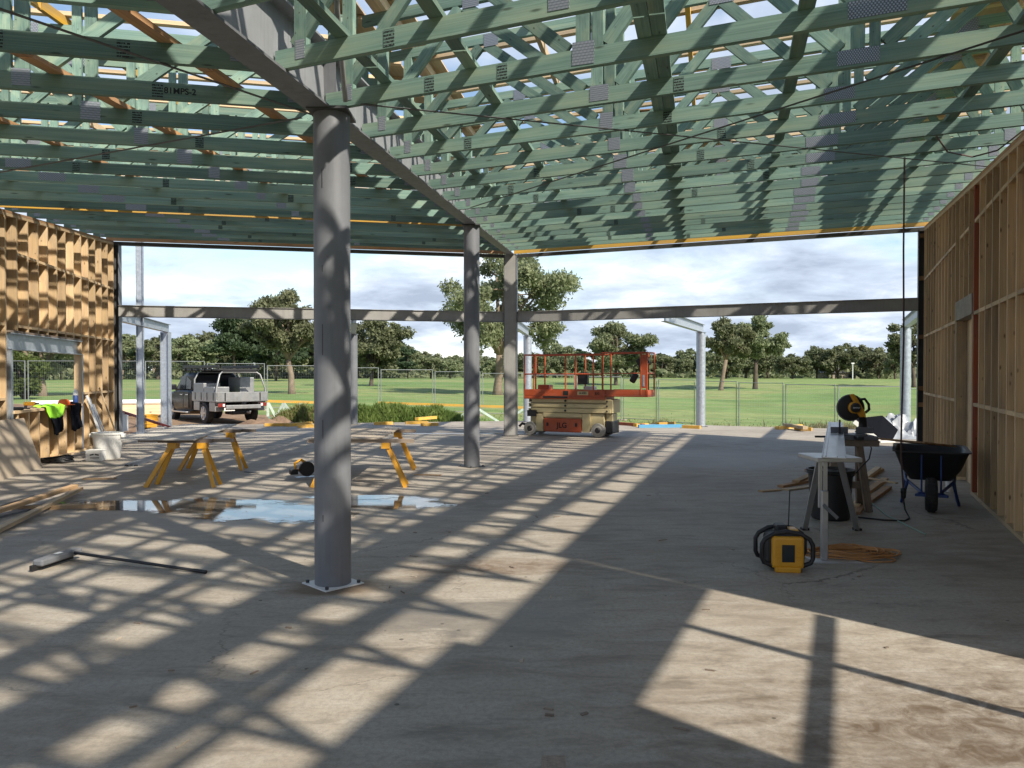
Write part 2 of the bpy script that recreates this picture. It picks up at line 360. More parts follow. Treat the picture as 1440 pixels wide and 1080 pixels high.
def blob(x, y, rx, ry, ang=0.0, warp=0.5, edge=(1.05, 0.55)):
    ca, sa = math.cos(ang), math.sin(ang)
    dx = math_(nt, 'SUBTRACT', sp.outputs[0], x); dy = math_(nt, 'SUBTRACT', sp.outputs[1], y)
    u = math_(nt, 'ADD', math_(nt, 'MULTIPLY', dx, ca / rx), math_(nt, 'MULTIPLY', dy, sa / rx))
    v = math_(nt, 'ADD', math_(nt, 'MULTIPLY', dx, -sa / ry), math_(nt, 'MULTIPLY', dy, ca / ry))
    d = math_(nt, 'SQRT', math_(nt, 'ADD', math_(nt, 'POWER', u, 2), math_(nt, 'POWER', v, 2)))
    d = math_(nt, 'ADD', d, math_(nt, 'MULTIPLY', math_(nt, 'SUBTRACT', n2, 0.5), warp * 4))
    mr = nn(nt, 'ShaderNodeMapRange', i_1=edge[1], i_2=edge[0], i_3=1.0, i_4=0.0); lk(nt, d, mr.inputs[0]); return mr.outputs[0]
soil = blob(2.15, 3.35, 1.15, 0.85, 0.2, 0.7, (1.5, 0.2)); c = mixc(nt, math_(nt, 'MULTIPLY', math_(nt, 'MULTIPLY', soil, 0.95), ramp(nt, noise(nt, P, 7.0, 8, 0.75, 0.8), [(0.36, 0.15), (0.6, 1.0)])), c, (0.105, 0.072, 0.045))
soil2 = blob(-0.18, 6.35, 0.75, 0.30, 0.15, 0.7, (1.4, 0.2)); c = mixc(nt, math_(nt, 'MULTIPLY', math_(nt, 'MULTIPLY', soil2, 0.8), ramp(nt, noise(nt, P, 9.0, 8, 0.75, 0.8), [(0.36, 0.2), (0.6, 1.0)])), c, (0.14, 0.085, 0.05))
soil3 = blob(-1.36, 5.72, 0.42, 0.26, 0.1, 0.3); c = mixc(nt, math_(nt, 'MULTIPLY', soil3, 0.8), c, (0.13, 0.085, 0.045))
damp1 = blob(-0.15, 5.0, 0.75, 0.55); damp2 = blob(-3.2, 9.0, 2.9, 1.6); damp3 = blob(3.4, 14.5, 3.4, 2.0, 0.2); damp4 = blob(-1.6, 4.6, 2.6, 0.55, 0.35)
damp = math_(nt, 'MINIMUM', math_(nt, 'ADD', math_(nt, 'ADD', math_(nt, 'MULTIPLY', damp1, 0.6), math_(nt, 'MULTIPLY', damp2, 0.8)), math_(nt, 'ADD', math_(nt, 'MULTIPLY', damp3, 0.5), math_(nt, 'MULTIPLY', damp4, 0.35))), 1.0)
c = mixc(nt, math_(nt, 'MULTIPLY', damp, 0.55), c, (0.13, 0.115, 0.098))
vo = nn(nt, 'ShaderNodeTexVoronoi', i_Scale=9.0); lk(nt, P, vo.inputs['Vector'])
spr = nn(nt, 'ShaderNodeSeparateColor'); lk(nt, vo.outputs['Color'], spr.inputs[0])
speck = math_(nt, 'MULTIPLY', math_(nt, 'LESS_THAN', vo.outputs['Distance'], math_(nt, 'MULTIPLY', math_(nt, 'POWER', spr.outputs[0], 6.0), 0.13)), math_(nt, 'GREATER_THAN', n1, 0.44))
c = mixc(nt, math_(nt, 'MULTIPLY', speck, 0.75), c, (0.055, 0.045, 0.035))
lk(nt, c, b.inputs['Base Color'])
rg = math_(nt, 'SUBTRACT', math_(nt, 'MULTIPLY_ADD', n2, 0.35, 0.58), math_(nt, 'MULTIPLY', damp, 0.36)); lk(nt, rg, b.inputs['Roughness'])
b.inputs['Specular IOR Level'].default_value = 0.42
bp = nn(nt, 'ShaderNodeBump', i_Strength=0.35, i_Distance=0.004); lk(nt, math_(nt, 'ADD', math_(nt, 'MULTIPLY_ADD', n4, 0.6, n3), math_(nt, 'MULTIPLY', n2, 1.8)), bp.inputs['Height']); lk(nt, bp.outputs[0], b.inputs['Normal'])

# shallow water
m_water, nt, b = base_mat('shallow_water')
t = nn(nt, 'ShaderNodeTexCoord')
w1 = noise(nt, t.outputs['Object'], 5.0, 6, 0.6)
lk(nt, ramp(nt, w1, [(0.35, (0.09, 0.08, 0.068)), (0.65, (0.17, 0.155, 0.135))]), b.inputs['Base Color'])
lk(nt, ramp(nt, w1, [(0.40, 0.015), (0.62, 0.06), (0.72, 0.30)]), b.inputs['Roughness']); b.inputs['Specular IOR Level'].default_value = 1.0; b.inputs['IOR'].default_value = 1.5
bp = nn(nt, 'ShaderNodeBump', i_Strength=0.05, i_Distance=0.004); lk(nt, noise(nt, t.outputs['Object'], 22.0, 3), bp.inputs['Height']); lk(nt, bp.outputs[0], b.inputs['Normal'])
ea = nn(nt, 'ShaderNodeAttribute', attribute_name='edge')
wn = noise(nt, vmul(nt, t.outputs['Object'], (1.0, 1.7, 1.0)), 6.5, 9, 0.72, 0.6)
wet = math_(nt, 'ADD', math_(nt, 'MULTIPLY', math_(nt, 'MINIMUM', ea.outputs['Fac'], 0.45), 1.0), math_(nt, 'MULTIPLY', math_(nt, 'SUBTRACT', wn, 0.5), 1.5))
tb_ = nn(nt, 'ShaderNodeBsdfTransparent'); mxs = nn(nt, 'ShaderNodeMixShader'); lk(nt, ramp(nt, wet, [(0.10, 0.0), (0.30, 1.0)]), mxs.inputs[0]); lk(nt, tb_.outputs[0], mxs.inputs[1]); lk(nt, b.outputs[0], mxs.inputs[2])
lk(nt, mxs.outputs[0], [x for x in nt.nodes if x.type == 'OUTPUT_MATERIAL'][0].inputs[0])

# grass field with dirt by the building
m_field, nt, b = base_mat('mown_grass')
t = nn(nt, 'ShaderNodeTexCoord'); P = t.outputs['Object']; sp = nn(nt, 'ShaderNodeSeparateXYZ'); lk(nt, P, sp.inputs[0])
n1 = noise(nt, vmul(nt, P, (0.5, 1.6, 1.0)), 0.035, 5, 0.6, 0.8); n2 = noise(nt, P, 1.2, 8, 0.7); n3 = noise(nt, P, 0.25, 6, 0.6, 0.6)
c = ramp(nt, n1, [(0.36, (0.135, 0.225, 0.075)), (0.5, (0.185, 0.275, 0.095)), (0.57, (0.28, 0.30, 0.125)), (0.66, (0.165, 0.255, 0.085))])
c = mixc(nt, ramp(nt, noise(nt, vmul(nt, P, (0.35, 1.8, 1)), 0.10, 6, 0.65, 1.0), [(0.50, 0.0), (0.66, 0.7)]), c, (0.30, 0.27, 0.13))
c = mixc(nt, ramp(nt, n3, [(0.38, 0.45), (0.52, 0.0)]), c, (0.10, 0.15, 0.05))
c = mixc(nt, ramp(nt, n2, [(0.35, 0.45), (0.6, 0.0)]), c, (0.12, 0.16, 0.06))
mx_ = nn(nt, 'ShaderNodeMapRange', i_1=-6.5, i_2=-10.0, i_3=0.0, i_4=1.0); lk(nt, sp.outputs[0], mx_.inputs[0])
my_ = nn(nt, 'ShaderNodeMapRange', i_1=37.0, i_2=31.0, i_3=0.0, i_4=1.0); lk(nt, sp.outputs[1], my_.inputs[0])
dm = math_(nt, 'ADD', math_(nt, 'MULTIPLY', mx_.outputs[0], my_.outputs[0]), math_(nt, 'MULTIPLY', math_(nt, 'SUBTRACT', n3, 0.5), 1.6))
dc = ramp(nt, n2, [(0.3, (0.15, 0.095, 0.06)), (0.7, (0.33, 0.235, 0.16))])
c = mixc(nt, ramp(nt, dm, [(0.5, 0.0), (0.68, 1.0)]), c, dc)
lk(nt, c, b.inputs['Base Color']); b.inputs['Roughness'].default_value = 0.95; b.inputs['Specular IOR Level'].default_value = 0.1
bp = nn(nt, 'ShaderNodeBump', i_Strength=0.6, i_Distance=0.06); lk(nt, noise(nt, P, 9.0, 6, 0.7), bp.inputs['Height']); lk(nt, bp.outputs[0], b.inputs['Normal'])

# ------------------------------------------------------------------ plan of the building: two wings folded about the steel beam
aR, aL = R_(23.3), R_(12.1)
O = V((-0.03, 20.1, 0))
FR = dict(c=V((math.cos(aR), -math.sin(aR), 0)), s=V((math.sin(aR), math.cos(aR), 0)))
FL = dict(c=V((-math.cos(aL), -math.sin(aL), 0)), s=V((-math.sin(aL), math.cos(aL), 0)))
TAN = math.tan(R_(17.7)); TW = 9.55                 # wall face at t = TW, beam at t = -u*TAN
def pos(F, t, u, z=0.0): return O + F['c'] * t + F['s'] * u + V((0, 0, z))
def roofz(u): return 4.73 + 0.083 * u               # underside of the bottom chords
def tbeam(u): return -u * TAN
AX = (FR['s'] + FL['s']).normalized()
def axis(u): return O + AX * (u / math.cos(R_(17.7)))

# ------------------------------------------------------------------ ground
def sm(a, b, x): x = min(1, max(0, (x - a) / (b - a))); return x * x * (3 - 2 * x)
def terr(x, y):
    near = max(-1.25, min(0.10, -0.50 - 0.036 * x))
    far = 0.35 + 0.5 * sm(100, 260, y) + 0.25 * math.sin(x * 0.021 + 1.3) * sm(60, 140, y)
    k = sm(45, 135, y); z = near * (1 - k) + far * k
    if y < 33: z = min(z, -0.12 - 0.0 * x) if -12.5 < x < 14 else min(z, 0.1)
    return z
xs = sorted(set([-700, -500, -350, -250] + list(range(-180, 181, 6)) + [250, 350, 500, 700] + [x for x in range(-30, 31, 2)]))
ys = [-60, -40, -25] + list(range(-14, 60, 2)) + list(range(60, 200, 7)) + [220, 260, 320, 400, 520, 700, 1000, 1500]
mb = MB(); mb.v = [(x, y, terr(x, y)) for y in ys for x in xs]; nx = len(xs)
mb.f = [(j * nx + i, j * nx + i + 1, (j + 1) * nx + i + 1, (j + 1) * nx + i) for j in range(len(ys) - 1) for i in range(nx - 1)]
struct('grass_field', mb, m_field, smooth=60)

ue = 6.0
poly = [pos(FR, 9.9, -22), pos(FR, 9.9, ue), pos(FR, -ue * TAN, ue), pos(FL, 9.9, ue), pos(FL, 9.9, -22)]
mb = MB(); mb.prism([(p.x, p.y) for p in poly], -0.35, 0.0, 'z')
slab = struct('concrete_slab', mb, m_conc)

def puddle(name, cx, cy, rx, ry, seed, ang=0.0, z=0.003, jag=0.35):
    rnd = random.Random(seed); ph = [rnd.uniform(0, 6.28) for _ in range(8)]; pts = [(cx, cy, z)]; ed = [1.0]; N = 72
    rings = (0.4, 0.7, 0.85, 1.0, 1.18)
    for f in rings:
        for k in range(N):
            th = 2 * math.pi * k / N
            r = f * (1 + sum(jag / (i + 1.5) * math.sin((i + 2) * th + ph[i]) for i in range(8)) * 0.7)
            x, y = rx * r * math.cos(th), ry * r * math.sin(th)
            pts.append((cx + x * math.cos(ang) - y * math.sin(ang), cy + x * math.sin(ang) + y * math.cos(ang), z)); ed.append(1.18 - f)
    mb = MB(); mb.v = pts; mb.f = [(0, 1 + k, 1 + (k + 1) % N) for k in range(N)]
    for q in range(len(rings) - 1):
        a, b = 1 + q * N, 1 + (q + 1) * N
        mb.f += [(a + k, b + k, b + (k + 1) % N, a + (k + 1) % N) for k in range(N)]
    o = struct(name, mb, m_water)
    at_ = o.data.attributes.new('edge', 'FLOAT', 'POINT'); at_.data.foreach_set('value', ed); return o
puddle('puddle', -3.75, 9.3, 1.35, 0.55, 3, -0.1)
puddle('puddle', -2.75, 8.85, 0.75, 0.62, 11, 0.2, 0.005)
puddle('puddle', -1.55, 9.55, 0.75, 0.42, 5, 0.12)
puddle('puddle', -2.0, 9.95, 0.5, 0.22, 8, 0.0, 0.005)
puddle('puddle', -1.9, 20.6, 2.2, 0.10, 9, 0.06)

# ------------------------------------------------------------------ steel frame
def ibeam_prof(mb, p, q, d, w, tf, tw, up=(0, 0, 1)):
    p, q = V(p), V(q); x = (q - p).normalized(); y = V(up).cross(x).normalized(); z = x.cross(y)
    mb.bar(p + z * (d / 2 - tf / 2), q + z * (d / 2 - tf / 2), w, tf, up); mb.bar(p - z * (d / 2 - tf / 2), q - z * (d / 2 - tf / 2), w, tf, up)
    mb.bar(p, q, tw, d - 2 * tf - 0.001, up)
# main beam above the three columns
br_ = thing('roof_beam', 'long deep grey steel I-beam over the two round columns', 'steel beam', axis(0))
def rel(o, pts): return [WM[o.name].inverted() @ V(p) for p in pts]
pA = axis(-20.5) + V((0, 0, roofz(-20.5) + 0.23 - 0.016)); pB = axis(0.16) + V((0, 0, roofz(0.16) + 0.23 - 0.016))
a, b2 = rel(br_, (pA, pB)); up = (b2 - a).normalized().cross(V((1, 0, 0))); up = V((0, 0, 1))
mbb = MB(); x = (b2 - a).normalized(); y = V((0, 0, 1)).cross(x).normalized(); z = x.cross(y)
mbb.bar(a, b2, 0.012, 0.43); obj('web', mbb, m_beam, br_)
for sgn in (1, -1):
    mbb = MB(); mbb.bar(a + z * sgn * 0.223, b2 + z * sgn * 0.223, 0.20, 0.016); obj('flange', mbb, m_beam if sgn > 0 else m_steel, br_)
for u in (-13.65, -6.65):
    for sd_ in (-1, 1):
        c = WM[br_.name].inverted() @ (axis(u) + V((0, 0, roofz(u) + 0.21)))
        mbb = MB(); mbb.box(c + y * sd_ * 0.053, (0.012, 0.092, 0.425), M((x, y, z)).transposed()); obj('stiffener', mbb, m_steel, br_)
        for k in range(4):
            mbb = MB(); cc = c + x * 0.10 + z * (-0.13 + 0.085 * k); mbb.cyl(cc + y * sd_ * 0.006, cc + y * sd_ * 0.026, 0.016, n=6); obj('bolt', mbb, m_galv, br_)

def round_col(px, py_base_Y, label, ubeam):
    Y = py_base_Y; X = (px - 720) / 1080 * Y
    z1 = 4.73 + 0.083 * ubeam - 0.024
    t = thing('round_column', label, 'column', (X, Y, 0), 0, 'round steel columns under the roof beam')
    mb = MB(); mb.cyl((0, 0, 0.006), (0, 0, z1 - 0.02), 0.1365, n=48); obj('shaft', mb, m_steel, t, smooth=40)
    for k in range(5):
        a0 = -R_(108); zz3 = 0.5 + 0.62 * k; mb = MB(); mb.bar((0.1365 * math.cos(a0), 0.1365 * math.sin(a0), zz3), (0.1365 * math.cos(a0), 0.1365 * math.sin(a0), zz3 + 0.05 + 0.09 * (k % 3)), 0.007, 0.003, (math.cos(a0), math.sin(a0), 0)); obj('weld_mark', mb, m_darksteel, t)
    mb = MB(); mb.box((0, 0, z1 - 0.010), (0.30, 0.34, 0.020)); obj('cap_plate', mb, m_darksteel, t)
    mb = MB(); rot = M.Rotation(R_(45), 3, 'Z'); mb.box((0, 0, 0.006), (0.335, 0.335, 0.008), rot); obj('base_plate', mb, m_white if px < 600 else m_darksteel, t)
    for sx_, sy_ in ((1, 1), (1, -1), (-1, 1), (-1, -1)):
        q = rot @ V((0.138 * sx_, 0.138 * sy_, 0)); mb = MB(); mb.cyl((q.x, q.y, 0.010), (q.x, q.y, 0.03), 0.014, n=8); obj('anchor_bolt', mb, m_darksteel, t)
    return V((X, Y, 0))
round_col(467.5, 5.84, 'thick round grey steel column beside the puddles, with a pale base plate', -13.62)
round_col(663.3, 13.27, 'round grey steel column midway along the roof beam, on a dark base plate', -6.6)

def hcol(name, p, d, w, z1, ang, label, mat, group=None, mat2=None):
    t = thing(name, label, 'column', p, ang, group)
    mb = MB(); mb.box((0, 0, z1 / 2), (d - 0.024, 0.012, z1)); obj('web', mb, mat, t)
    for s_ in (-1, 1):
        mb = MB(); mb.box((s_ * (d / 2 - 0.006), 0, z1 / 2), (0.012, w, z1)); obj('flange', mb, mat2 or mat, t)
    return t
t3 = thing('box_column', 'square-sided grey steel column where the roof beam ends, next to the scissor lift', 'column', O, -R_(5.6))
mb = MB(); mb.b2((-0.155, -0.15, 0), (0.155, 0.15, 4.70)); obj('shaft', mb, m_brownsteel, t3)
for s_ in (-1, 1):
    mb = MB(); mb.b2((s_ * 0.156, -0.165, 0), (s_ * 0.168, 0.165, 4.70)); obj('flange', mb, m_steel, t3)
mb = MB(); mb.b2((-0.21, -0.2, 0.0), (0.21, 0.2, 0.016)); obj('base_plate', mb, m_darksteel, t3)
hr = hcol('end_column', pos(FR, TW + 0.02, 0.13), 0.25, 0.25, 4.66, -aR, 'dark steel H-column at the end of the red-posted stud wall', m_darksteel)
for zz_ in (0.9, 1.25, 2.35, 3.6, 4.5):
    mb = MB(); mb.b2((-0.11, -0.09, zz_), (0.11, -0.008, zz_ + 0.09)); obj('packer_block', mb, m_brown, hr)
hl = hcol('end_column', pos(FL, TW + 0.02, 0.13), 0.25, 0.25, 4.66, aL, 'dark steel H-column at the end of the stud wall with the window', m_darksteel, mat2=m_steel)

for F, nm, lb, mt in ((FR, 'R', 'wing with the wheelbarrow', m_brownsteel), (FL, 'L', 'wing with the parked ute behind it', m_brownsteel)):
    # transom beam at 3 m
    t = thing('transom_beam', 'grey steel transom beam across the open end of the ' + lb, 'steel beam', pos(F, 0, 0))
    p, q = pos(F, 0.17, 0, 3.085), pos(F, TW - 0.11, 0, 3.085); p, q = rel(t, (p, q))
    d = (q - p).normalized(); n_ = V((0, 0, 1)).cross(d)
    mb = MB(); mb.bar(p, q, 0.10, 0.246); obj('web', mb, mt, t)
    for s_ in (-1, 1):
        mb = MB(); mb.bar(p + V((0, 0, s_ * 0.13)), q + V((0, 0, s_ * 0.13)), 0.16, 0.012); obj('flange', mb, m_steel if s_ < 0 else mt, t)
    # edge beam under the end of the roof
    t = thing('edge_beam', 'dark steel edge beam under the roof end of the ' + lb, 'steel beam', pos(F, 0, 0))
    p, q = rel(t, (pos(F, 0.12, 0.10, 4.685), pos(F, TW + 0.3, 0.10, 4.685)))
    mb = MB(); mb.bar(p, q, 0.12, 0.08); obj('beam_body', mb, m_darksteel, t)
    stick('lvl_facing', pos(F, 0.14, -0.10, 4.79), pos(F, TW + 0.13, -0.10, 4.79), 0.045, 0.15, m_lvl if nm == 'R' else m_brown, t)
    # canopy beams and posts
    for tt, ul in ((0.0, 5.75) if nm == 'R' else (None, None), (4.0, 5.75), (TW + 0.02, 5.75)):
        if tt is None: continue
        where = {0.0: 'behind the scissor lift', 4.0: 'midway along the verandah of the ', TW + 0.02: 'at the outer corner of the '}[tt]
        lab2 = where if tt == 0.0 else where + lb
        if tt == 0.0: p0, p1, pp = axis(0.19), axis(5.75), axis(5.35)
        else: p0, p1, pp = pos(F, tt, 0.10 if tt < 9 else 0.27), pos(F, tt, 5.75), pos(F, tt, 5.35)
        t = thing('canopy_beam', 'galvanised verandah beam on a post ' + lab2, 'steel beam', p1)
        mb = MB(); ibeam_prof(mb, *rel(t, (p0 + V((0, 0, 3.0)), p1 + V((0, 0, 3.0)))), 0.25, 0.15, 0.012, 0.01); obj('beam_body', mb, m_galv, t)
        t = thing('verandah_post', 'steel verandah post ' + lab2, 'post', pp)
        if tt > 9 and nm == 'L':
            mb = MB()
            for s_ in (-1, 1): mb.box((s_ * 0.119, 0, 1.4355), (0.012, 0.2, 2.871))
            mb.box((0, 0, 1.4355), (0.226, 0.012, 2.871)); obj('shaft', mb, m_galv, t)
        else:
            mb = MB(); mb.cyl((0, 0, 0.013), (0, 0, 2.862), 0.137, n=32); obj('shaft', mb, m_galv if nm == 'R' else m_steel, t, smooth=40)
        mb = MB(); mb.box((0, 0, 0.006), (0.36, 0.36, 0.012)); obj('base_plate', mb, m_darksteel, t)
        if not (tt > 9 and nm == 'L'):
            mb = MB(); mb.box((0, 0, 2.868), (0.28, 0.28, 0.010)); obj('cap_plate', mb, m_galv, t)
tp = pos(FL, TW + 0.05, 2.55)
t = thing('tall_post', 'tall galvanised steel channel post rising past the transom beam by the ute', 'post', tp, aL)
mb = MB(); mb.box((0, 0, 2.8), (0.16, 0.010, 5.6)); obj('web', mb, m_galv, t)
for s_ in (-1, 1):
    mb = MB(); mb.box((s_ * 0.085, -0.03, 2.8), (0.010, 0.09, 5.6)); obj('flange', mb, m_galv, t)

# ------------------------------------------------------------------ stud walls
def stud_wall(F, name_lb, u0, u1, opening, window, red, nm):
    t = thing('stud_wall', name_lb, 'wall', pos(F, TW, u1))
    dpt = 0.14
    def P(u, z, dd=0.5): return pos(F, TW + dpt * dd, u, z)
    us = [u1 - 0.024 - 0.45 * k for k in range(int((u1 - u0) / 0.45) + 1)]
    noggs = (1.2, 2.4, 3.6)
    zt = lambda u: roofz(u) - 0.002
    nrm = F['c']
    def in_open(u): return opening and opening[0] < u < opening[1]
    def in_win(u): return window and window[0] < u < window[1]
    def stud(u, z0, z1, mat=m_stud, w=0.045, nmn='stud'): stick(nmn, P(u, z0), P(u, z1), dpt, w, mat, t, up=F['s'])
    for u in us:
        mat = m_stud
        if in_open(u):
            stud(u, opening[3] + 0.28, zt(u) - 0.09)
        elif in_win(u):
            stud(u, 0.045, window[2] - 0.045); stud(u, window[3] + 0.29, zt(u) - 0.09)
        else:
            stud(u, 0.045, zt(u) - 0.09, m_red if (red and any(abs(u - r) < 0.23 for r in red)) else mat)
    # plates
    seg = [(u0, u1)] if not opening else [(u0, opening[0]), (opening[1], u1)]
    for a_, b_ in seg: stick('bottom_plate', P(a_, 0.0225), P(b_, 0.0225), dpt, 0.045, m_cream if nm == 'R' else m_stud, t)
    stick('top_plate', P(u0, zt(u0) - 0.0665), P(u1, zt(u1) - 0.0665), dpt, 0.045, m_stud, t)
    stick('top_plate', P(u0, zt(u0) - 0.0215), P(u1, zt(u1) - 0.0215), dpt, 0.041, m_brown, t)
    # noggins, between neighbouring studs
    for z in noggs:
        for k in range(len(us) - 1):
            a_, b_ = us[k + 1] + 0.0235, us[k] - 0.0235; mid = (a_ + b_) / 2
            if z > zt(mid) - 0.3: continue
            if in_open(mid) and z < opening[3] + 0.3: continue
            if in_win(mid) and window[2] - 0.1 < z < window[3] + 0.32: continue
            if opening and (a_ < opening[1] < b_ or a_ < opening[0] < b_) : continue
            if window and (a_ < window[1] < b_ or a_ < window[0] < b_): continue
            stick('noggin', P(a_, z), P(b_, z), dpt - 0.004, 0.045, m_stud, t)
    if opening:
        stick('lintel', P(opening[0] - 0.05, opening[3] + 0.14, 0.48), P(opening[1] + 0.05, opening[3] + 0.14, 0.48), 0.15, 0.276, m_greyply, t)
        stick('jamb', P(opening[0] - 0.04, 0.047, 0.5), P(opening[0] - 0.04, opening[3] - 0.002, 0.5), dpt - 0.002, 0.07, m_stud, t, up=F['s'])
        stick('jamb', P(opening[1] + 0.045, 0.047, 0.5), P(opening[1] + 0.045, opening[3] - 0.002, 0.5), dpt - 0.002, 0.085, m_ply, t, up=F['s'])
    if window:
        w0, w1, z0, z1 = window
        mb = MB(); ibeam_prof(mb, *rel(t, (P(w0 - 0.06, z1 + 0.14, 0.5), P(w1 + 0.06, z1 + 0.14, 0.5))), 0.28, 0.15, 0.014, 0.01); obj('lintel', mb, m_galv, t)
        for uu in (w0 - 0.05, w1 + 0.05): stick('jamb', P(uu, 0.05), P(uu, z1 - 0.001), 0.15, 0.09, m_galv, t, up=F['s'])
        stick('sill', P(w0, z0 - 0.022, 0.45), P(w1, z0 - 0.022, 0.45), 0.17, 0.045, m_stud, t)
        stick('top_trim', P(w0 - 0.1, z1 + 0.3, 0.5), P(w1 + 0.1, z1 + 0.3, 0.5), dpt + 0.004, 0.035, m_greytim, t)
    # bracing sheets on the outside face, one by one
    edges = [u0]
    while edges[-1] < u1 - 0.01: edges.append(min(u1, edges[-1] + 1.2))
    for a_, b_ in zip(edges[:-1], edges[1:]):
        rects = [(a_, b_, 0.0, None)]
        if window:
            new = []
            for (ra, rb, rz0, rz1) in rects:
                lo, hi = max(ra, window[0] - 0.09), min(rb, window[1] + 0.09)
                if lo >= hi: new.append((ra, rb, rz0, rz1)); continue
                if ra < lo: new.append((ra, lo, rz0, rz1))
                if hi < rb: new.append((hi, rb, rz0, rz1))
                new += [(lo, hi, 0.0, window[2] - 0.05), (lo, hi, window[3] + 0.285, None)]
            rects = new
        if nm == 'R':
            new = []
            for (ra, rb, rz0, rz1) in rects:          # big doorway near the camera, out of frame, that lets the sun in
                lo, hi = max(ra, DOOR[0]), min(rb, DOOR[1])
                if lo >= hi: new.append((ra, rb, rz0, rz1)); continue
                if ra < lo: new.append((ra, lo, rz0, rz1))
                if hi < rb: new.append((hi, rb, rz0, rz1))
                new += [(lo, hi, DOOR[2], None)]
            rects = new
        for (ra, rb, rz0, rz1) in rects:
            mb = MB(); q0 = TW + dpt + 0.002
            def Z(u): return rz1 if rz1 is not None else roofz(u) - 0.004
            vs = [pos(F, q, u, zz2) for q in (q0, q0 + 0.012) for (u, zz2) in ((ra + 0.002, rz0), (rb - 0.002, rz0), (rb - 0.002, Z(rb)), (ra + 0.002, Z(ra)))]
            mb.add(rel(t, vs), [(0, 1, 2, 3), (7, 6, 5, 4), (0, 4, 5, 1), (1, 5, 6, 2), (2, 6, 7, 3), (3, 7, 4, 0)])
            obj('bracing_sheet', mb, m_ply, t)
    return t
DOOR = (-15.85, -13.68, 2.40)
# wall on the wheelbarrow side; the doorway near the camera has no studs, so it is built in two lengths
stud_wall_R = None
def right_wall():
    t = stud_wall(FR, 'tall bare pine stud wall with reddish posts and a lintel, behind the wheelbarrow', -13.68, 0.0, (-6.62, -5.12, 0, 2.40), None, (-6.75,), 'R')
    return t
right_wall()
DOOR = (99, 100, 0)
stud_wall(FR, 'short length of pine stud wall beyond the sunny doorway', -21.0, -15.85, None, None, None, 'R')
t = thing('door_head', 'timber head frame above the sunny doorway', 'lintel', pos(FR, TW, -15.4, 2.8))
stick('lintel', pos(FR, TW + 0.07, -15.85, 2.54), pos(FR, TW + 0.07, -13.68, 2.54), 0.14, 0.28, m_greyply, t)
mb = MB(); q0 = TW + 0.142
vs = [pos(FR, q, u, z_) for q in (q0, q0 + 0.012) for (u, z_) in ((-15.85, 2.40), (-13.69, 2.40), (-13.69, roofz(-13.69) - 0.01), (-15.85, roofz(-15.85) - 0.01))]
mb.add(rel(t, vs), [(0, 1, 2, 3), (7, 6, 5, 4), (0, 4, 5, 1), (1, 5, 6, 2), (2, 6, 7, 3), (3, 7, 4, 0)]); obj('bracing_sheet', mb, m_ply, t)
stick('mullion', pos(FR, TW + 0.07, -14.55, 0.0), pos(FR, TW + 0.07, -14.55, 2.395), 0.10, 0.045, m_stud, t, up=FR['s'])
stick('rail', pos(FR, TW + 0.10, -15.84, 1.62), pos(FR, TW + 0.10, -13.69, 1.62), 0.035, 0.10, m_stud, t)
stud_wall(FL, 'bare pine stud wall with a large window opening and galvanised lintel', -7.8, 0.0, None, (-5.62, -2.29, 0.99, 2.0), None, 'L')

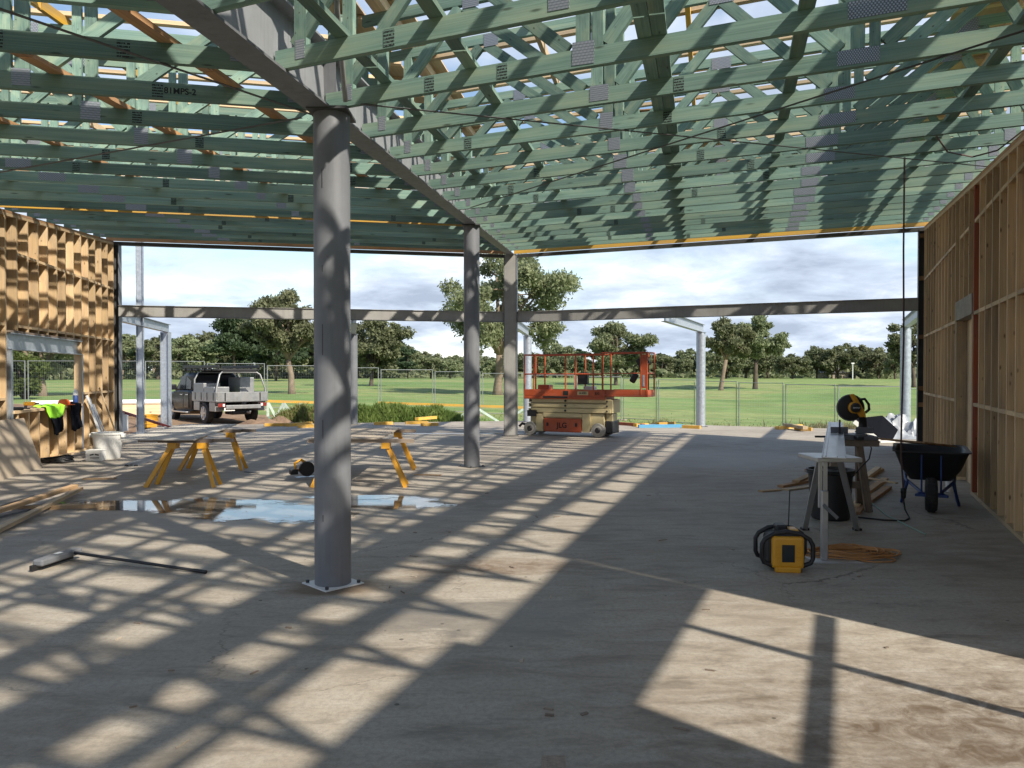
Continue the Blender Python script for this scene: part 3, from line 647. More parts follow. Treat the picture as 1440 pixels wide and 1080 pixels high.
# ------------------------------------------------------------------ roof trusses
FRAC_B = (0.29, 0.617)                              # bottom joints, as fractions of the span from the wall
US = [-1.03 - 0.9 * k for k in range(22)]
DEP = 1.02
def truss(F, u, label, group, runner_cols, nm, k):
    tb, L = tbeam(u), TW + 0.13 - tbeam(u) - 0.03
    tw = TW + 0.13
    z0 = roofz(u)
    t = thing('roof_truss', label, 'truss', pos(F, tb, u, z0), 0, group)
    def P(fr, z): return pos(F, tw - fr * L, u, z0 + z)        # fr measured from the wall
    w = 0.045
    rnd = random.Random(k * 7 + (1 if nm == 'L' else 0))
    stick('bottom_chord', P(1.0, 0.06), P(0.0, 0.06), w, 0.12, m_green, t)
    stick('top_chord', P(1.0, DEP), P(-0.05, DEP), w, 0.09, m_green, t)
    z_lo, z_hi = 0.121, DEP - 0.046
    nodes_b = (0.004, FRAC_B[0], FRAC_B[1], 0.985); nodes_t = (0.10, 0.45, 0.80)
    for i, fr in enumerate(nodes_b):
        if i in (1, 2): 
            stick('post', P(fr, z_lo), P(fr, z_hi), w, 0.09, m_green, t, up=F['c'])
            stick('post', P(fr - 0.105 / L, z_lo), P(fr - 0.105 / L, z_hi), w * 0.99, 0.07, m_green, t, up=F['c'])
        else: stick('post', P(fr + (0.06 / L if i == 0 else -0.12 / L), z_lo), P(fr + (0.06 / L if i == 0 else -0.12 / L), z_hi), w, 0.09, m_green, t, up=F['c'])
    yoff = F['s'] * -0.002
    for fb, ft in ((FRAC_B[0] + 0.02, 0.45), (FRAC_B[0] - 0.03, 0.09), (FRAC_B[1] + 0.02, 0.82), (FRAC_B[1] - 0.03, 0.46), (0.97, 0.83), (0.02, 0.08)):
        a_, b_ = P(fb, z_lo + 0.01), P(ft, z_hi - 0.01)
        stick('web', a_, b_, w * 0.94, 0.09, m_green, t, up=F['s'].cross((b_ - a_).normalized()))
    n_ = -F['s']
    def plate(fr, z, wd, hg, tilt=0.0, nmn='nail_plate', mt=m_plate):
        c_ = P(fr, z) + n_ * (w / 2 + 0.0015)
        d_ = (F['c'] * math.cos(tilt) + V((0, 0, 1)) * math.sin(tilt)) * wd / 2
        stick(nmn, c_ - d_, c_ + d_, 0.002, hg, mt, t, up=(0, 0, 1))
    plate(FRAC_B[1] + rnd.uniform(-0.004, 0.004), 0.08 + rnd.uniform(0, 0.012), rnd.choice((0.12, 0.15, 0.15)), rnd.choice((0.12, 0.15)), rnd.uniform(-0.03, 0.03)); plate(FRAC_B[0] + rnd.uniform(-0.006, 0.006), 0.062 + rnd.uniform(-0.004, 0.008), rnd.choice((0.22, 0.26, 0.30)), 0.10, rnd.uniform(-0.02, 0.02))
    plate(0.985 - 0.12 / L, 0.10, 0.07, 0.12); plate(0.45, DEP - 0.02, 0.2, 0.12); plate(0.81, DEP - 0.02, 0.15, 0.12); plate(0.10, DEP - 0.03, 0.2, 0.13); plate(0.02, 0.09, 0.1, 0.12)
    if -14.6 < u:
        plate(rnd.choice((0.38, 0.47, 0.52, 0.70)) + rnd.uniform(-0.03, 0.03), 0.06, 0.075, 0.10, 0, 'ink_stamp', m_stamp)
        if rnd.random() < 0.6: plate(rnd.uniform(0.7, 0.9), 0.06, 0.075, 0.10, 0, 'ink_stamp', m_stamp)
        fr = 0.45 - 0.35 * (0.45 - FRAC_B[0]); zz2 = z_hi - 0.35 * (z_hi - z_lo)
    return t
gR, gL = 'green roof trusses over the wheelbarrow wing', 'green roof trusses over the window wall wing'
for k, u in enumerate(US):
    tR = truss(FR, u, 'green treated pine roof truss from the steel beam to the red-posted stud wall', gR, None, 'R', k)
    tL = truss(FL, u, 'green treated pine roof truss from the steel beam to the window stud wall', gL, None, 'L', k)
    if k == 14:                                      # the mark printed on the nearest chord
        c_ = pos(FL, tbeam(u) + 1.02, u, roofz(u) + 0.06) - FL['s'] * 0.024
        x_ = -FL['c']; z_ = V((0, 0, 1)); y_ = -FL['s']
        m4 = M(((x_.x, z_.x, y_.x, c_.x), (x_.y, z_.y, y_.y, c_.y), (x_.z, z_.z, y_.z, c_.z), (0, 0, 0, 1)))
        text('stencil_mark', '81MPS-2', 0.062, m_print, tL, WM[tL.name].inverted() @ m4, 0.0004)

# runners, rafters, battens and boards: one roof frame for each wing
for F, nm, lb, runs in ((FR, 'R', 'pale pine battens and green runners laid over the trusses of the wheelbarrow wing', [(0.12, 1), (0.36, 1), (0.54, 2), (0.585, 0), (0.77, 1), (0.90, 1)]),
                        (FL, 'L', 'pale pine battens and brown runners laid over the trusses of the window wall wing', [(0.16, 1), (0.42, 1), (0.66, 1), (0.88, 1)])):
    t = thing('roof_frame', lb, 'roof frame', pos(F, TW, 0, 4.8))
    def PF(fr, u, dz): return pos(F, TW + 0.13 - fr * (TW + 0.10 - tbeam(u)), u, roofz(u) + dz)
    for fr, kind in runs:
        if kind == 0: continue
        mt = m_green if nm == 'R' else m_brown
        # several lengths end to end
        cuts = [0.0, -4.75, -9.3, -14.0, -19.9]
        for a_, b_ in zip(cuts[:-1], cuts[1:]):
            for dx in ((0, 0.095) if kind == 2 else (0,)):
                sh = F['c'] * dx
                stick('runner', PF(fr, b_ + 0.01, 0.1395) + sh, PF(fr, a_ - 0.01, 0.1395) + sh, 0.09, 0.035, mt, t)
    for fr in (0.03, 0.26, 0.50, 0.74, 0.96):
        for a_, b_ in ((0.1, -6.0), (-6.02, -12.2), (-12.22, -19.9)):
            stick('rafter', PF(fr, b_, DEP + 0.091), PF(fr, a_, DEP + 0.091), 0.045, 0.09, m_cream if fr not in (0.50,) else m_lvl, t)
    u = 0.2; j = 0
    rnd = random.Random(5 if nm == 'R' else 6)
    while u > -19.8:
        stick('roof_batten', PF(1.0, u, DEP + 0.156), PF(-0.06, u, DEP + 0.156), 0.07, 0.038, m_cream, t)
        u -= 0.60; j += 1
    # gutter boards along the wall and the beam, and some loose sheets
    for a_, b_ in ((0.1, -4.6), (-4.61, -9.3), (-9.31, -14.1), (-14.11, -19.0)):
        stick('gutter_board', PF(0.065, b_, DEP + 0.187), PF(0.065, a_, DEP + 0.187), 0.62, 0.017, m_ply, t)
        stick('gutter_board', PF(0.965, b_, DEP + 0.187), PF(0.965, a_, DEP + 0.187), 0.34, 0.017, m_ply, t)
    for fr, ua, ub, wd in (((0.50, -3.2, -5.6, 1.1), (0.72, -0.4, -2.8, 1.15), (0.27, -1.2, -3.6, 1.1), (0.62, -6.1, -7.9, 0.9)) if nm == 'R' else ((0.8, -0.3, -2.7, 1.2), (0.5, -0.6, -3.0, 1.15), (0.6, -3.1, -4.3, 1.1))):
        stick('roof_sheet', PF(fr, ub, DEP + 0.185), PF(fr, ua, DEP + 0.185), wd, 0.012, m_brown, t)
    if nm == 'L':
        stick('lvl_girder', pos(F, tbeam(-6.15) + 0.05, -6.15, roofz(-6.15) + 0.07), pos(F, TW + 0.1, -6.15, roofz(-6.15) + 0.07), 0.045, 0.14, m_lvl, t)
    stick('fascia_board', PF(-0.075, -19.9, DEP + 0.08), PF(-0.075, 0.1, DEP + 0.08), 0.03, 0.19, m_pine, t)

# strap and rod bracing under the trusses
def ceil_pt(px, py, F):                              # pixel ray met with the underside of the chords
    d = V(((px - 720) / 1080, 1.0, (526 - py) / 1080))
    k = (4.73 + 0.083 * (-F['s'].dot(O)) - CAM_H) / (d.z - 0.083 * F['s'].dot(d))
    return V((0, 0, CAM_H)) + d * k
for F, a_, b_, lb in ((FL, (-120, -28), (441, 162), 'dark steel brace strap under the trusses, running from the thick column to the window wall'),
                      (FL, (0, 243), (425, 166), 'thin steel brace strap crossing under the window wing trusses'),
                      (FR, (508, 147), (1400, 236), 'long steel brace strap under the trusses, from the thick column to the wheelbarrow wall'),
                      (FR, (662, 292), (1600, -8), 'steel brace strap climbing across the underside of the wheelbarrow wing trusses')):
    p, q = ceil_pt(*a_, F), ceil_pt(*b_, F)
    tag(stick('brace_strap', p - V((0, 0, 0.006)), q - V((0, 0, 0.006)), 0.03, 0.003, m_darksteel), lb, 'strap')
c1 = V((-1.365, 5.84, 0)); 
p = V((-1.23, 5.70, 3.62)); q = pos(FR, tbeam(-14.9) + 0.55, -14.9, roofz(-14.9) + 0.98)
tag(obj('brace_rod', MB().cyl(p, q, 0.018, n=10), m_brownsteel, smooth=50), 'dark steel brace rod slanting up from the top of the thick column', 'rod')

# ------------------------------------------------------------------ trees
def leaf_mesh(name, cen, nrm_bias, size, mat, rng, aspect=2.2, droop=0.0):
    n = len(cen)
    a = rng.normal(size=(n, 3)); a[:, 2] -= droop; a /= np.linalg.norm(a, axis=1, keepdims=True)
    b = rng.normal(size=(n, 3)); b -= a * np.sum(a * b, axis=1, keepdims=True); b /= np.linalg.norm(b, axis=1, keepdims=True)
    s = size * rng.uniform(0.6, 1.4, size=(n, 1)); a = a * s * aspect / 2; b = b * s / 2
    v = np.empty((n, 4, 3)); v[:, 0] = cen - a; v[:, 1] = cen + b; v[:, 2] = cen + a; v[:, 3] = cen - b
    me = bpy.data.meshes.new(name); me.vertices.add(4 * n); me.vertices.foreach_set('co', v.reshape(-1).astype(np.float32))
    me.loops.add(4 * n); me.loops.foreach_set('vertex_index', np.arange(4 * n, dtype=np.int32))
    me.polygons.add(n); me.polygons.foreach_set('loop_start', np.arange(0, 4 * n, 4, dtype=np.int32)); me.polygons.foreach_set('loop_total', np.full(n, 4, dtype=np.int32))
    me.materials.append(mat); me.update(); me.validate(); return me
def make_tree(kind, H, Wd, seed, nleaf, leaf, bare=0.3):
    rng = np.random.default_rng(seed); rnd = random.Random(seed)
    mb = MB(); clumps = []
    r0 = H * (0.032 if kind != 'pine' else 0.022)
    if kind == 'pine':
        mb.tube([(0, 0, -0.3), (0.01 * H, 0, H * 0.4), (0.0, 0.01 * H, H * 0.93)], [r0, r0 * 0.7, r0 * 0.15], 8)
        for k in range(26):
            f = rnd.uniform(bare, 0.98); th = rnd.uniform(0, 6.28); rad = Wd * 0.5 * (1.05 - 0.75 * (f - bare) / (1 - bare)) * rnd.uniform(0.35, 1.0)
            e = V((rad * math.cos(th), rad * math.sin(th), H * f + rad * 0.15))
            mb.tube([(0, 0, H * f * 0.94), (e.x * 0.5, e.y * 0.5, e.z - 0.02 * H), e], [r0 * 0.35, r0 * 0.22, r0 * 0.08], 5)
            clumps.append((e, Wd * 0.15 * rnd.uniform(0.8, 1.3), 0.42))
    elif kind == 'bush':
        for k in range(16):
            th = rnd.uniform(0, 6.28); rr = Wd * 0.5 * math.sqrt(rnd.random()) * 0.8; z_ = H * rnd.uniform(0.12, 0.85) * (1 - 0.45 * (rr / (Wd * 0.5)) ** 2)
            e = V((rr * math.cos(th), rr * math.sin(th), z_))
            mb.tube([(0, 0, -0.2), (e.x * 0.4, e.y * 0.4, e.z * 0.5), e], [r0 * 0.7, r0 * 0.4, r0 * 0.1], 5)
            clumps.append((e, Wd * 0.17 * rnd.uniform(0.8, 1.3), 0.85))
    else:
        lean = rnd.uniform(-0.06, 0.06) * H; fork = H * bare
        top = V((lean, rnd.uniform(-0.03, 0.03) * H, fork))
        mb.tube([(0, 0, -0.3), (0, 0, 0.05 * H), (lean * 0.5, 0, fork * 0.55), top], [r0 * 1.35, r0, r0 * 0.85, r0 * 0.75], 10)
        nb = rnd.randint(5, 7)
        for k in range(nb):
            th = 2 * math.pi * (k + rnd.uniform(-0.3, 0.3)) / nb; sp_ = Wd * 0.5 * rnd.uniform(0.35, 0.8); zt = H * rnd.uniform(0.62, 0.93)
            if k == 0: sp_ *= 0.2; zt = H * 0.93
            e = V((top.x + sp_ * math.cos(th), top.y + sp_ * math.sin(th), zt)); mid = top.lerp(e, 0.5) + V((0, 0, 0.05 * H))
            mb.tube([top, top.lerp(mid, 0.5) - V((0, 0, 0.01 * H)), mid, e], [r0 * 0.6, r0 * 0.45, r0 * 0.35, r0 * 0.1], 7)
            clumps.append((e, Wd * 0.11 * rnd.uniform(0.8, 1.2), 0.75))
            for j in range(rnd.randint(6, 9)):
                s0 = top.lerp(mid, rnd.uniform(0.5, 1.0)) if rnd.random() < 0.5 else mid.lerp(e, rnd.uniform(0, 0.8))
                d = V((math.cos(th + rnd.uniform(-1.4, 1.4)), math.sin(th + rnd.uniform(-1.4, 1.4)), rnd.uniform(-0.35, 0.7))).normalized()
                q = s0 + d * Wd * rnd.uniform(0.12, 0.30)
                mb.tube([s0, s0.lerp(q, 0.5) + V((0, 0, 0.01 * H)), q], [r0 * 0.25, r0 * 0.17, r0 * 0.06], 5)
                clumps.append((q, Wd * 0.085 * rnd.uniform(0.6, 1.5), 0.7))
    wts = np.array([c[1] ** 2 for c in clumps]); wts /= wts.sum(); idx = rng.choice(len(clumps), nleaf, p=wts)
    cen = np.array([tuple(c[0]) for c in clumps])[idx]; rad = np.array([c[1] for c in clumps])[idx]; fl = np.array([c[2] for c in clumps])[idx]
    d = rng.normal(size=(nleaf, 3)); d /= np.linalg.norm(d, axis=1, keepdims=True); rr = rng.uniform(0.15, 1.0, nleaf) ** 0.5 * rng.uniform(0.7, 1.35, nleaf)
    p = cen + d * (rad * rr)[:, None] * np.stack([np.ones(nleaf), np.ones(nleaf), fl], 1)
    lm = {'pine': m_pineleaf, 'bush': m_shrub}.get(kind, m_gum if kind == 'gum' else m_wood)
    crown = leaf_mesh('crown', p, None, leaf, lm, rng, 2.4 if kind == 'gum' else 1.8, 0.8 if kind == 'gum' else 0.0)
    trunk = mb.mesh('trunk'); trunk.materials.append(m_bark if kind == 'gum' else m_darkbark)
    for q in trunk.polygons: q.use_smooth = True
    return trunk, crown
def tree(name, meshes, loc, label, cat='tree', group=None, rz=0.0, sc=1.0):
    t = thing(name, label, cat, loc, rz, group); 
    for nm_, me in zip(('trunk', 'crown'), meshes):
        o = bpy.data.objects.new(nm_, me); C.objects.link(o); o.parent = t; o.scale = (sc, sc, sc) if not hasattr(sc, '__len__') else sc
    return t
def put_tree(name, kind, px, Y, top, wpx, seed, nleaf, leaf, label, bare=0.3, group=None):
    p = at(px, Y); p.z = terr(p.x, p.y) - 0.05; H = zat(top, Y) - p.z; Wd = wpx / 1080 * Y
    return tree(name, make_tree(kind, H, Wd, seed, nleaf, leaf, bare), p, label, 'tree', group, rz=seed * 1.3)
put_tree('gum_tree', 'gum', 700, 70, 352, 175, 21, 30000, 0.15, 'tall spreading gum tree behind the box column and scissor lift', 0.28)
put_tree('gum_tree', 'gum', 410, 58, 408, 118, 4, 22000, 0.125, 'pale-trunked gum tree beyond the ute, beside the thick round column', 0.33)
put_tree('gum_tree', 'gum', 60, 52, 395, 190, 9, 18000, 0.14, 'thick forked gum trunk seen through the window opening', 0.16)
put_tree('gum_tree', 'tree', 522, 88, 450, 100, 13, 20000, 0.19, 'rounded bushy tree just past the verandah post by the hedge', 0.22)
put_tree('gum_tree', 'tree', 866, 104, 455, 96, 17, 20000, 0.21, 'broad dark-trunked tree rising behind the scissor lift platform', 0.26)
put_tree('gum_tree', 'gum', 1014, 92, 446, 78, 31, 15000, 0.18, 'slim gum tree right behind the mid verandah post', 0.42)
put_tree('gum_tree', 'tree', 1062, 95, 440, 82, 33, 17000, 0.19, 'dark-trunked gum standing alone past the mid verandah post', 0.38)
put_tree('pine_tree', 'pine', 330, 120, 446, 84, 41, 13000, 0.28, 'dark flat-topped pine rising over the tree line behind the ute', 0.45)
put_tree('pine_tree', 'pine', 388, 125, 438, 100, 44, 15000, 0.32, 'dense dark pine beside the flat-topped pine', 0.25)
put_tree('gum_tree', 'tree', 1285, 100, 452, 66, 47, 13000, 0.22, 'dark tree half hidden by the corner verandah post', 0.3)
put_tree('leafy_shrub', 'bush', 36, 46, 478, 66, 52, 9000, 0.12, 'leafy green shrub behind the forked trunk, seen through the window', 0.2)
protos = [make_tree('tree', 9, 9, 61, 6500, 0.34, 0.22), make_tree('gum', 11, 9, 62, 6500, 0.32, 0.30), make_tree('tree', 8, 10, 63, 6500, 0.36, 0.16), make_tree('pine', 12, 8, 64, 6500, 0.38, 0.3)]
rnd = random.Random(77); 
def wood_top(px):                                    # the tree line of the photograph: rises on the left
    pts = [(-350, 470), (160, 476), (300, 470), (420, 455), (560, 480), (650, 500), (780, 492), (900, 497), (1100, 494), (1250, 490), (1440, 470), (1900, 465)]
    for (a_, ya), (b_, yb) in zip(pts[:-1], pts[1:]):
        if a_ <= px <= b_: return ya + (yb - ya) * (px - a_) / (b_ - a_)
    return 480
for row, (Y0, Y1, st) in enumerate(((150, 175, 30), (185, 225, 24))):
    px = -300 + row * 17
    while px < 1760:
        Y = rnd.uniform(Y0, Y1); p = at(px, Y); p.z = terr(p.x, p.y) - 0.1
        k = rnd.choice((0, 0, 1, 2, 2, 3) if px > 250 else (0, 1, 2, 3)); H0 = (9, 11, 8, 12)[k]
        top = wood_top(px) + rnd.uniform(-10, 14); sc = max(0.5, (zat(top, Y) - p.z) / H0)
        if 480 < px < 1280 or px < 480:
            tree('far_tree', protos[k], p, 'distant tree in the wood along the far edge of the grass', 'tree', 'trees of the far wood', rnd.uniform(0, 6.28), (sc * rnd.uniform(1.0, 1.35), sc * 1.1, sc))
        px += st * rnd.uniform(0.7, 1.2)
# low scrub under the far wood
rng = np.random.default_rng(5); n = 26000
xs_ = rng.uniform(-130, 190, n); ys_ = rng.uniform(165, 240, n); zs_ = np.array([terr(a_, b_) for a_, b_ in zip(xs_, ys_)]) + rng.uniform(0, 4.2, n) * (0.6 + 0.4 * np.sin(xs_ * 0.3))
o = bpy.data.objects.new('wood_undergrowth', leaf_mesh('wood_undergrowth', np.stack([xs_, ys_, zs_], 1), None, 0.8, m_wood, rng, 1.6)); C.objects.link(o); o['kind'] = 'stuff'
o['label'] = 'dark undergrowth below the far wood'; 
# distant low hills
mb = MB()
def hill(i, j):
    x = -1200 + 2400 * i; y = 620 + 500 * j; h = 3 + 9 * math.sin(math.pi * j) * (0.55 + 0.3 * math.sin(x * 0.006 + 1) + 0.2 * math.sin(x * 0.017))
    return (x, y, h if 0.02 < j < 0.98 else -3)
mb.grid(hill, 80, 8); struct('distant_hills', mb, plain('hill_scrub', (0.07, 0.10, 0.06), 0.95, var=0.4, scale=0.03), smooth=60)
# small house far off
p = at(1178, 172); p.z = terr(p.x, p.y) - 0.5
t = thing('distant_house', 'low grey-roofed house far off in front of the wood', 'house', p, 0.25)
obj('wall', MB().b2((-3.2, -2.5, 0), (3.2, 2.5, 1.7)), m_greyply, t)
obj('roof', MB().prism([(-3.6, 1.7), (3.6, 1.7), (2.2, 2.8), (-2.2, 2.8)], -2.9, 2.9, 'y'), m_darksteel, t)
for x_ in (-2.0, 1.4): obj('window', MB().b2((x_ - 0.6, -2.53, 0.7), (x_ + 0.6, -2.505, 1.4)), m_glass, t)
p = at(1199, 140); p.z = terr(p.x, p.y)
t = thing('light_pole', 'thin pale light pole by the far house', 'pole', p)
obj('pole', MB().cyl((0, 0, -0.2), (0, 0, 2.9), 0.09, n=8), m_white, t); obj('lamp_head', MB().box((0, 0, 3.0), (0.5, 0.3, 0.22)), m_white, t)

# ------------------------------------------------------------------ temporary fence
def fence_panel(p, q, label):
    L = (q - p).length; ang = math.atan2(q.y - p.y, q.x - p.x); zt_ = q.z - p.z
    t = thing('fence_panel', label, 'fence', p, ang, 'temporary fence panels along the grass')
    H = 2.1; L -= 0.10
    for x_ in (0.03, L - 0.0): obj('fence_post', MB().cyl((x_, 0, -0.12), (x_, 0, H), 0.019, n=8), m_fence, t, smooth=50)
    for z_ in (0.12, H - 0.02): obj('rail', MB().cyl((0.055, 0, z_), (L - 0.025, 0, z_), 0.014, n=8), m_fence, t, smooth=50)
    if 'mesh' not in FM:
        mb = MB()
        for k in range(1, 30): mb.cyl((L * k / 30, 0, 0.14), (L * k / 30, 0, H - 0.04), 0.0016, n=3, caps=False)
        for k in range(1, 12): mb.cyl((0.05, 0.003, 0.12 + k * 0.162), (L - 0.02, 0.003, 0.12 + k * 0.162), 0.0016, n=3, caps=False)
        FM['mesh'] = mb.mesh('wire_mesh')
    o = obj('wire_mesh', FM['mesh'], m_galv, t)
    fb = MB().box((-0.05, 0, 0.0), (0.16, 0.55, 0.13)); obj('fence_foot', fb, m_greyply, t, bev=0.02)
FM = {}
line = [V((-36, 32, 0)), V((-16.5, 34.5, 0)), V((-3.8, 37.6, 0)), V((5.5, 38.0, 0)), V((12.5, 29.5, 0)), V((22, 27, 0))]
for a_, b_ in zip(line[:-1], line[1:]):
    n = max(1, round((b_ - a_).length / 2.4))
    for k in range(n):
        p = a_.lerp(b_, k / n); q = a_.lerp(b_, (k + 1) / n); p.z = terr(p.x, p.y); q.z = terr(q.x, q.y)
        fence_panel(p, q, 'galvanised wire temporary fence panel along the edge of the grass')

# ------------------------------------------------------------------ grass mound, tufts, soil
rng = np.random.default_rng(8)
def blades(name, pts, h, mat, label, wid=0.012, lean=0.35):
    n = len(pts); pts = np.asarray(pts); th = rng.uniform(0, 6.28, n); hh = h * rng.uniform(0.5, 1.2, n)
    dx = np.stack([np.cos(th), np.sin(th), np.zeros(n)], 1) * wid
    ld = rng.normal(size=(n, 3)) * lean; ld[:, 2] = 1; tip = pts + ld * hh[:, None]; mid = pts + ld * hh[:, None] * 0.55 + rng.normal(size=(n, 3)) * 0.02
    v = np.empty((n, 4, 3)); v[:, 0] = pts - dx; v[:, 1] = pts + dx; v[:, 2] = mid + dx * 0.7; v[:, 3] = tip
    me = bpy.data.meshes.new(name); me.vertices.add(4 * n); me.vertices.foreach_set('co', v.reshape(-1).astype(np.float32))
    me.loops.add(4 * n); me.loops.foreach_set('vertex_index', np.arange(4 * n, dtype=np.int32))
    me.polygons.add(n); me.polygons.foreach_set('loop_start', np.arange(0, 4 * n, 4, dtype=np.int32)); me.polygons.foreach_set('loop_total', np.full(n, 4, dtype=np.int32))
    me.materials.append(mat); me.update(); me.validate()
    o = bpy.data.objects.new(name, me); C.objects.link(o); o['kind'] = 'stuff'; o['label'] = label; return o
# bank of long grass behind the slab
def bank_h(u): return 0.62 * min(1, sm(0, 0.18, u)) * (1 - 0.5 * sm(0.82, 1.0, u)) * (0.9 + 0.12 * math.sin(u * 23))
bk0, bk1 = at(378, 27.0), at(648, 28.5)
def bank(i, j):
    p = bk0.lerp(bk1, i); d = math.sin(math.pi * min(1, max(0, j))); z_ = terr(p.x, p.y)
    return (p.x, p.y - 0.9 + 1.8 * j, z_ - 0.15 + (bank_h(i) + 0.15) * d ** 0.7 + 0.05 * math.sin(i * 61 + j * 9))
struct('earth_bank', MB().grid(bank, 60, 10), plain('bank_soil', (0.13, 0.10, 0.06), 0.95, var=0.4, scale=3), smooth=60)
pts = [bank(rng.uniform(0.02, 1.0), rng.uniform(0.0, 0.8)) for _ in range(16000)]
sel = [p for p in pts if p[0] < -6.7]; blades('dry_bank_grass', sel[:len(sel) * 2 // 3], 0.25, m_straw, 'dry grass on the end of the bank')
blades('bank_grass', [p for p in pts if p[0] >= -6.7] + sel[len(sel) * 2 // 3:], 0.30, m_blade, 'long green grass on the low bank behind the slab')
pts = []
for px, Y, n, sp_ in ((1215, 34, 700, 1.6), (1245, 33, 900, 1.8), (1290, 32, 500, 1.5), (1170, 31, 250, 0.8), (930, 31, 90, 0.25), (915, 29.5, 60, 0.15), (1020, 29, 60, 0.2), (1060, 28, 50, 0.2)):
    c_ = at(px, Y)
    for _ in range(n):
        x_, y_ = c_.x + rng.normal() * sp_, c_.y + rng.normal() * sp_ * 0.6; pts.append((x_, y_, terr(x_, y_)))
blades('tall_weeds', pts, 0.5, m_straw, 'tall seeding weeds by the fence')
pts = []
for _ in range(26000):
    x_, y_ = rng.uniform(-9, 17), 24.5 + abs(rng.normal()) * 5.5
    q = V((x_, y_, 0)) - O
    if (q.dot(FR['s']) if x_ > 0.5 else q.dot(FL['s'])) < 6.1: continue
    pts.append((x_, y_, terr(x_, y_)))
blades('lawn_grass', pts, 0.09, m_blade, 'short grass beside the slab', 0.008)
# soil heaps by the ute
def heap(c_, rx, ry, h, seed):
    r_ = random.Random(seed); ph = [r_.uniform(0, 6) for _ in range(6)]
    def fn(i, j):
        x_, y_ = (i - 0.5) * 2, (j - 0.5) * 2; e = max(0, 1 - x_ * x_ - y_ * y_)
        z_ = h * e * (0.75 + 0.25 * math.sin(x_ * 5 + ph[0]) * math.cos(y_ * 4 + ph[1]) + 0.15 * math.sin(x_ * 13 + ph[2] + y_ * 9))
        X_, Y_ = c_.x + x_ * rx, c_.y + y_ * ry
        return (X_, Y_, terr(X_, Y_) - 0.06 + z_)
    mb = MB().grid(fn, 26, 18); return struct('soil_heap', mb, MATS['soil'], smooth=50)
plain('soil', (0.20, 0.13, 0.085), 0.95, 0, 0.45, 4.0, bump=0.8)
heap(at(385, 26.3), 1.5, 0.9, 0.42, 1); heap(at(85, 24.0), 3.4, 2.2, 0.55, 2); heap(at(40, 30), 3.5, 2.0, 0.5, 3); heap(at(195, 23.4), 1.6, 0.9, 0.22, 4)

# ------------------------------------------------------------------ scissor lift
Zax = M.Rotation
def xz_text(name, s, size, mat, parent, x, y, z):          # lettering on a face that looks towards -y
    m4 = M(((1, 0, 0, x), (0, 0, -1, y), (0, 1, 0, z), (0, 0, 0, 1)))
    return text(name, s, size, mat, parent, m4)
wl, wr = at(744.5, 20.05), at(838, 19.25)
t = thing('scissor_lift', 'orange and cream scissor lift with its deck extended, beside the box column', 'scissor lift', wl, math.atan2(wr.y - wl.y, wr.x - wl.x))
def b_(name, lo, hi, mat, bev=0.012, par=t): return obj(name, MB().b2(lo, hi), mat, par, bev=bev)
ch = b_('chassis', (-0.02, 0.10, 0.16), (2.02, 0.74, 0.60), m_beige, 0.02)
b_('side_skirt', (0.16, 0.055, 0.12), (0.37, 0.098, 0.56), m_beige); b_('side_skirt', (1.44, 0.055, 0.12), (1.66, 0.098, 0.60), m_beige)
b_('top_ledge', (0.36, 0.05, 0.49), (1.44, 0.098, 0.60), m_beige)
dr = b_('battery_door', (0.385, 0.03, 0.11), (1.43, 0.096, 0.465), m_orange, 0.03)
for x_ in (0.50, 1.29): obj('latch', MB().b2((x_ - 0.03, 0.018, 0.26), (x_ + 0.03, 0.029, 0.35)), m_black, dr, bev=0.006)
xz_text('lettering', 'JLG', 0.19, m_print, dr, 0.90, 0.028, 0.28)
for x_ in (0.0, 1.87):
    for y_ in (0.02, 0.68):
        w_ = obj('wheel', MB().lathe([(0.06, -0.012), (0.105, -0.012), (0.11, 0.0), (0.165, 0.0), (0.18, 0.02), (0.18, 0.12), (0.165, 0.14), (0.06, 0.14)], 32, (x_, y_, 0.181), 'y'), m_greytyre, t, smooth=35)
        obj('hub', MB().lathe([(0.0, -0.03), (0.05, -0.03), (0.062, -0.014), (0.10, -0.006), (0.104, 0.03)], 20, (x_, y_, 0.181), 'y'), m_black, w_, smooth=35)
b_('control_module', (-0.07, 0.0, 0.50), (0.18, 0.098, 0.66), m_black)
b_('drive_unit', (1.70, 0.14, 0.10), (2.22, 0.70, 0.42), m_black, 0.03); b_('ladder', (2.03, 0.2, 0.28), (2.20, 0.6, 0.60), m_beige)
obj('tow_eye', MB().tube([(-0.1, 0.4, 0.26), (-0.25, 0.4, 0.25), (-0.38, 0.36, 0.28), (-0.45, 0.33, 0.20)], 0.035, 8), m_black, t, smooth=50)
b_('scissor_core', (-0.04, 0.16, 0.605), (2.18, 0.58, 0.95), m_beige)
for k, (z0, z1) in enumerate(((0.61, 0.72), (0.735, 0.845), (0.86, 0.955))):
    for y_ in (0.09, 0.60):
        a_ = MB().bar((-0.06, y_ + 0.012 * k, z0 + 0.055 + (0.006 if k % 2 else -0.006)), (2.20, y_ + 0.012 * k, z0 + 0.055 - (0.006 if k % 2 else -0.006)), 0.05, z1 - z0 - 0.004)
        obj('scissor_arm', a_, m_beige, t, bev=0.008)
    obj('pivot_pin', MB().cyl((0.98, 0.05, z0 + 0.055), (0.98, 0.72, z0 + 0.055), 0.028, n=12), m_black, t)
    for x_ in (0.0, 2.1): obj('pivot_pin', MB().cyl((x_, 0.05, z0 + 0.055), (x_, 0.72, z0 + 0.055), 0.022, n=12), m_black, t)
pf = b_('platform', (-0.17, 0.02, 0.955), (2.06, 0.78, 1.03), m_orange)
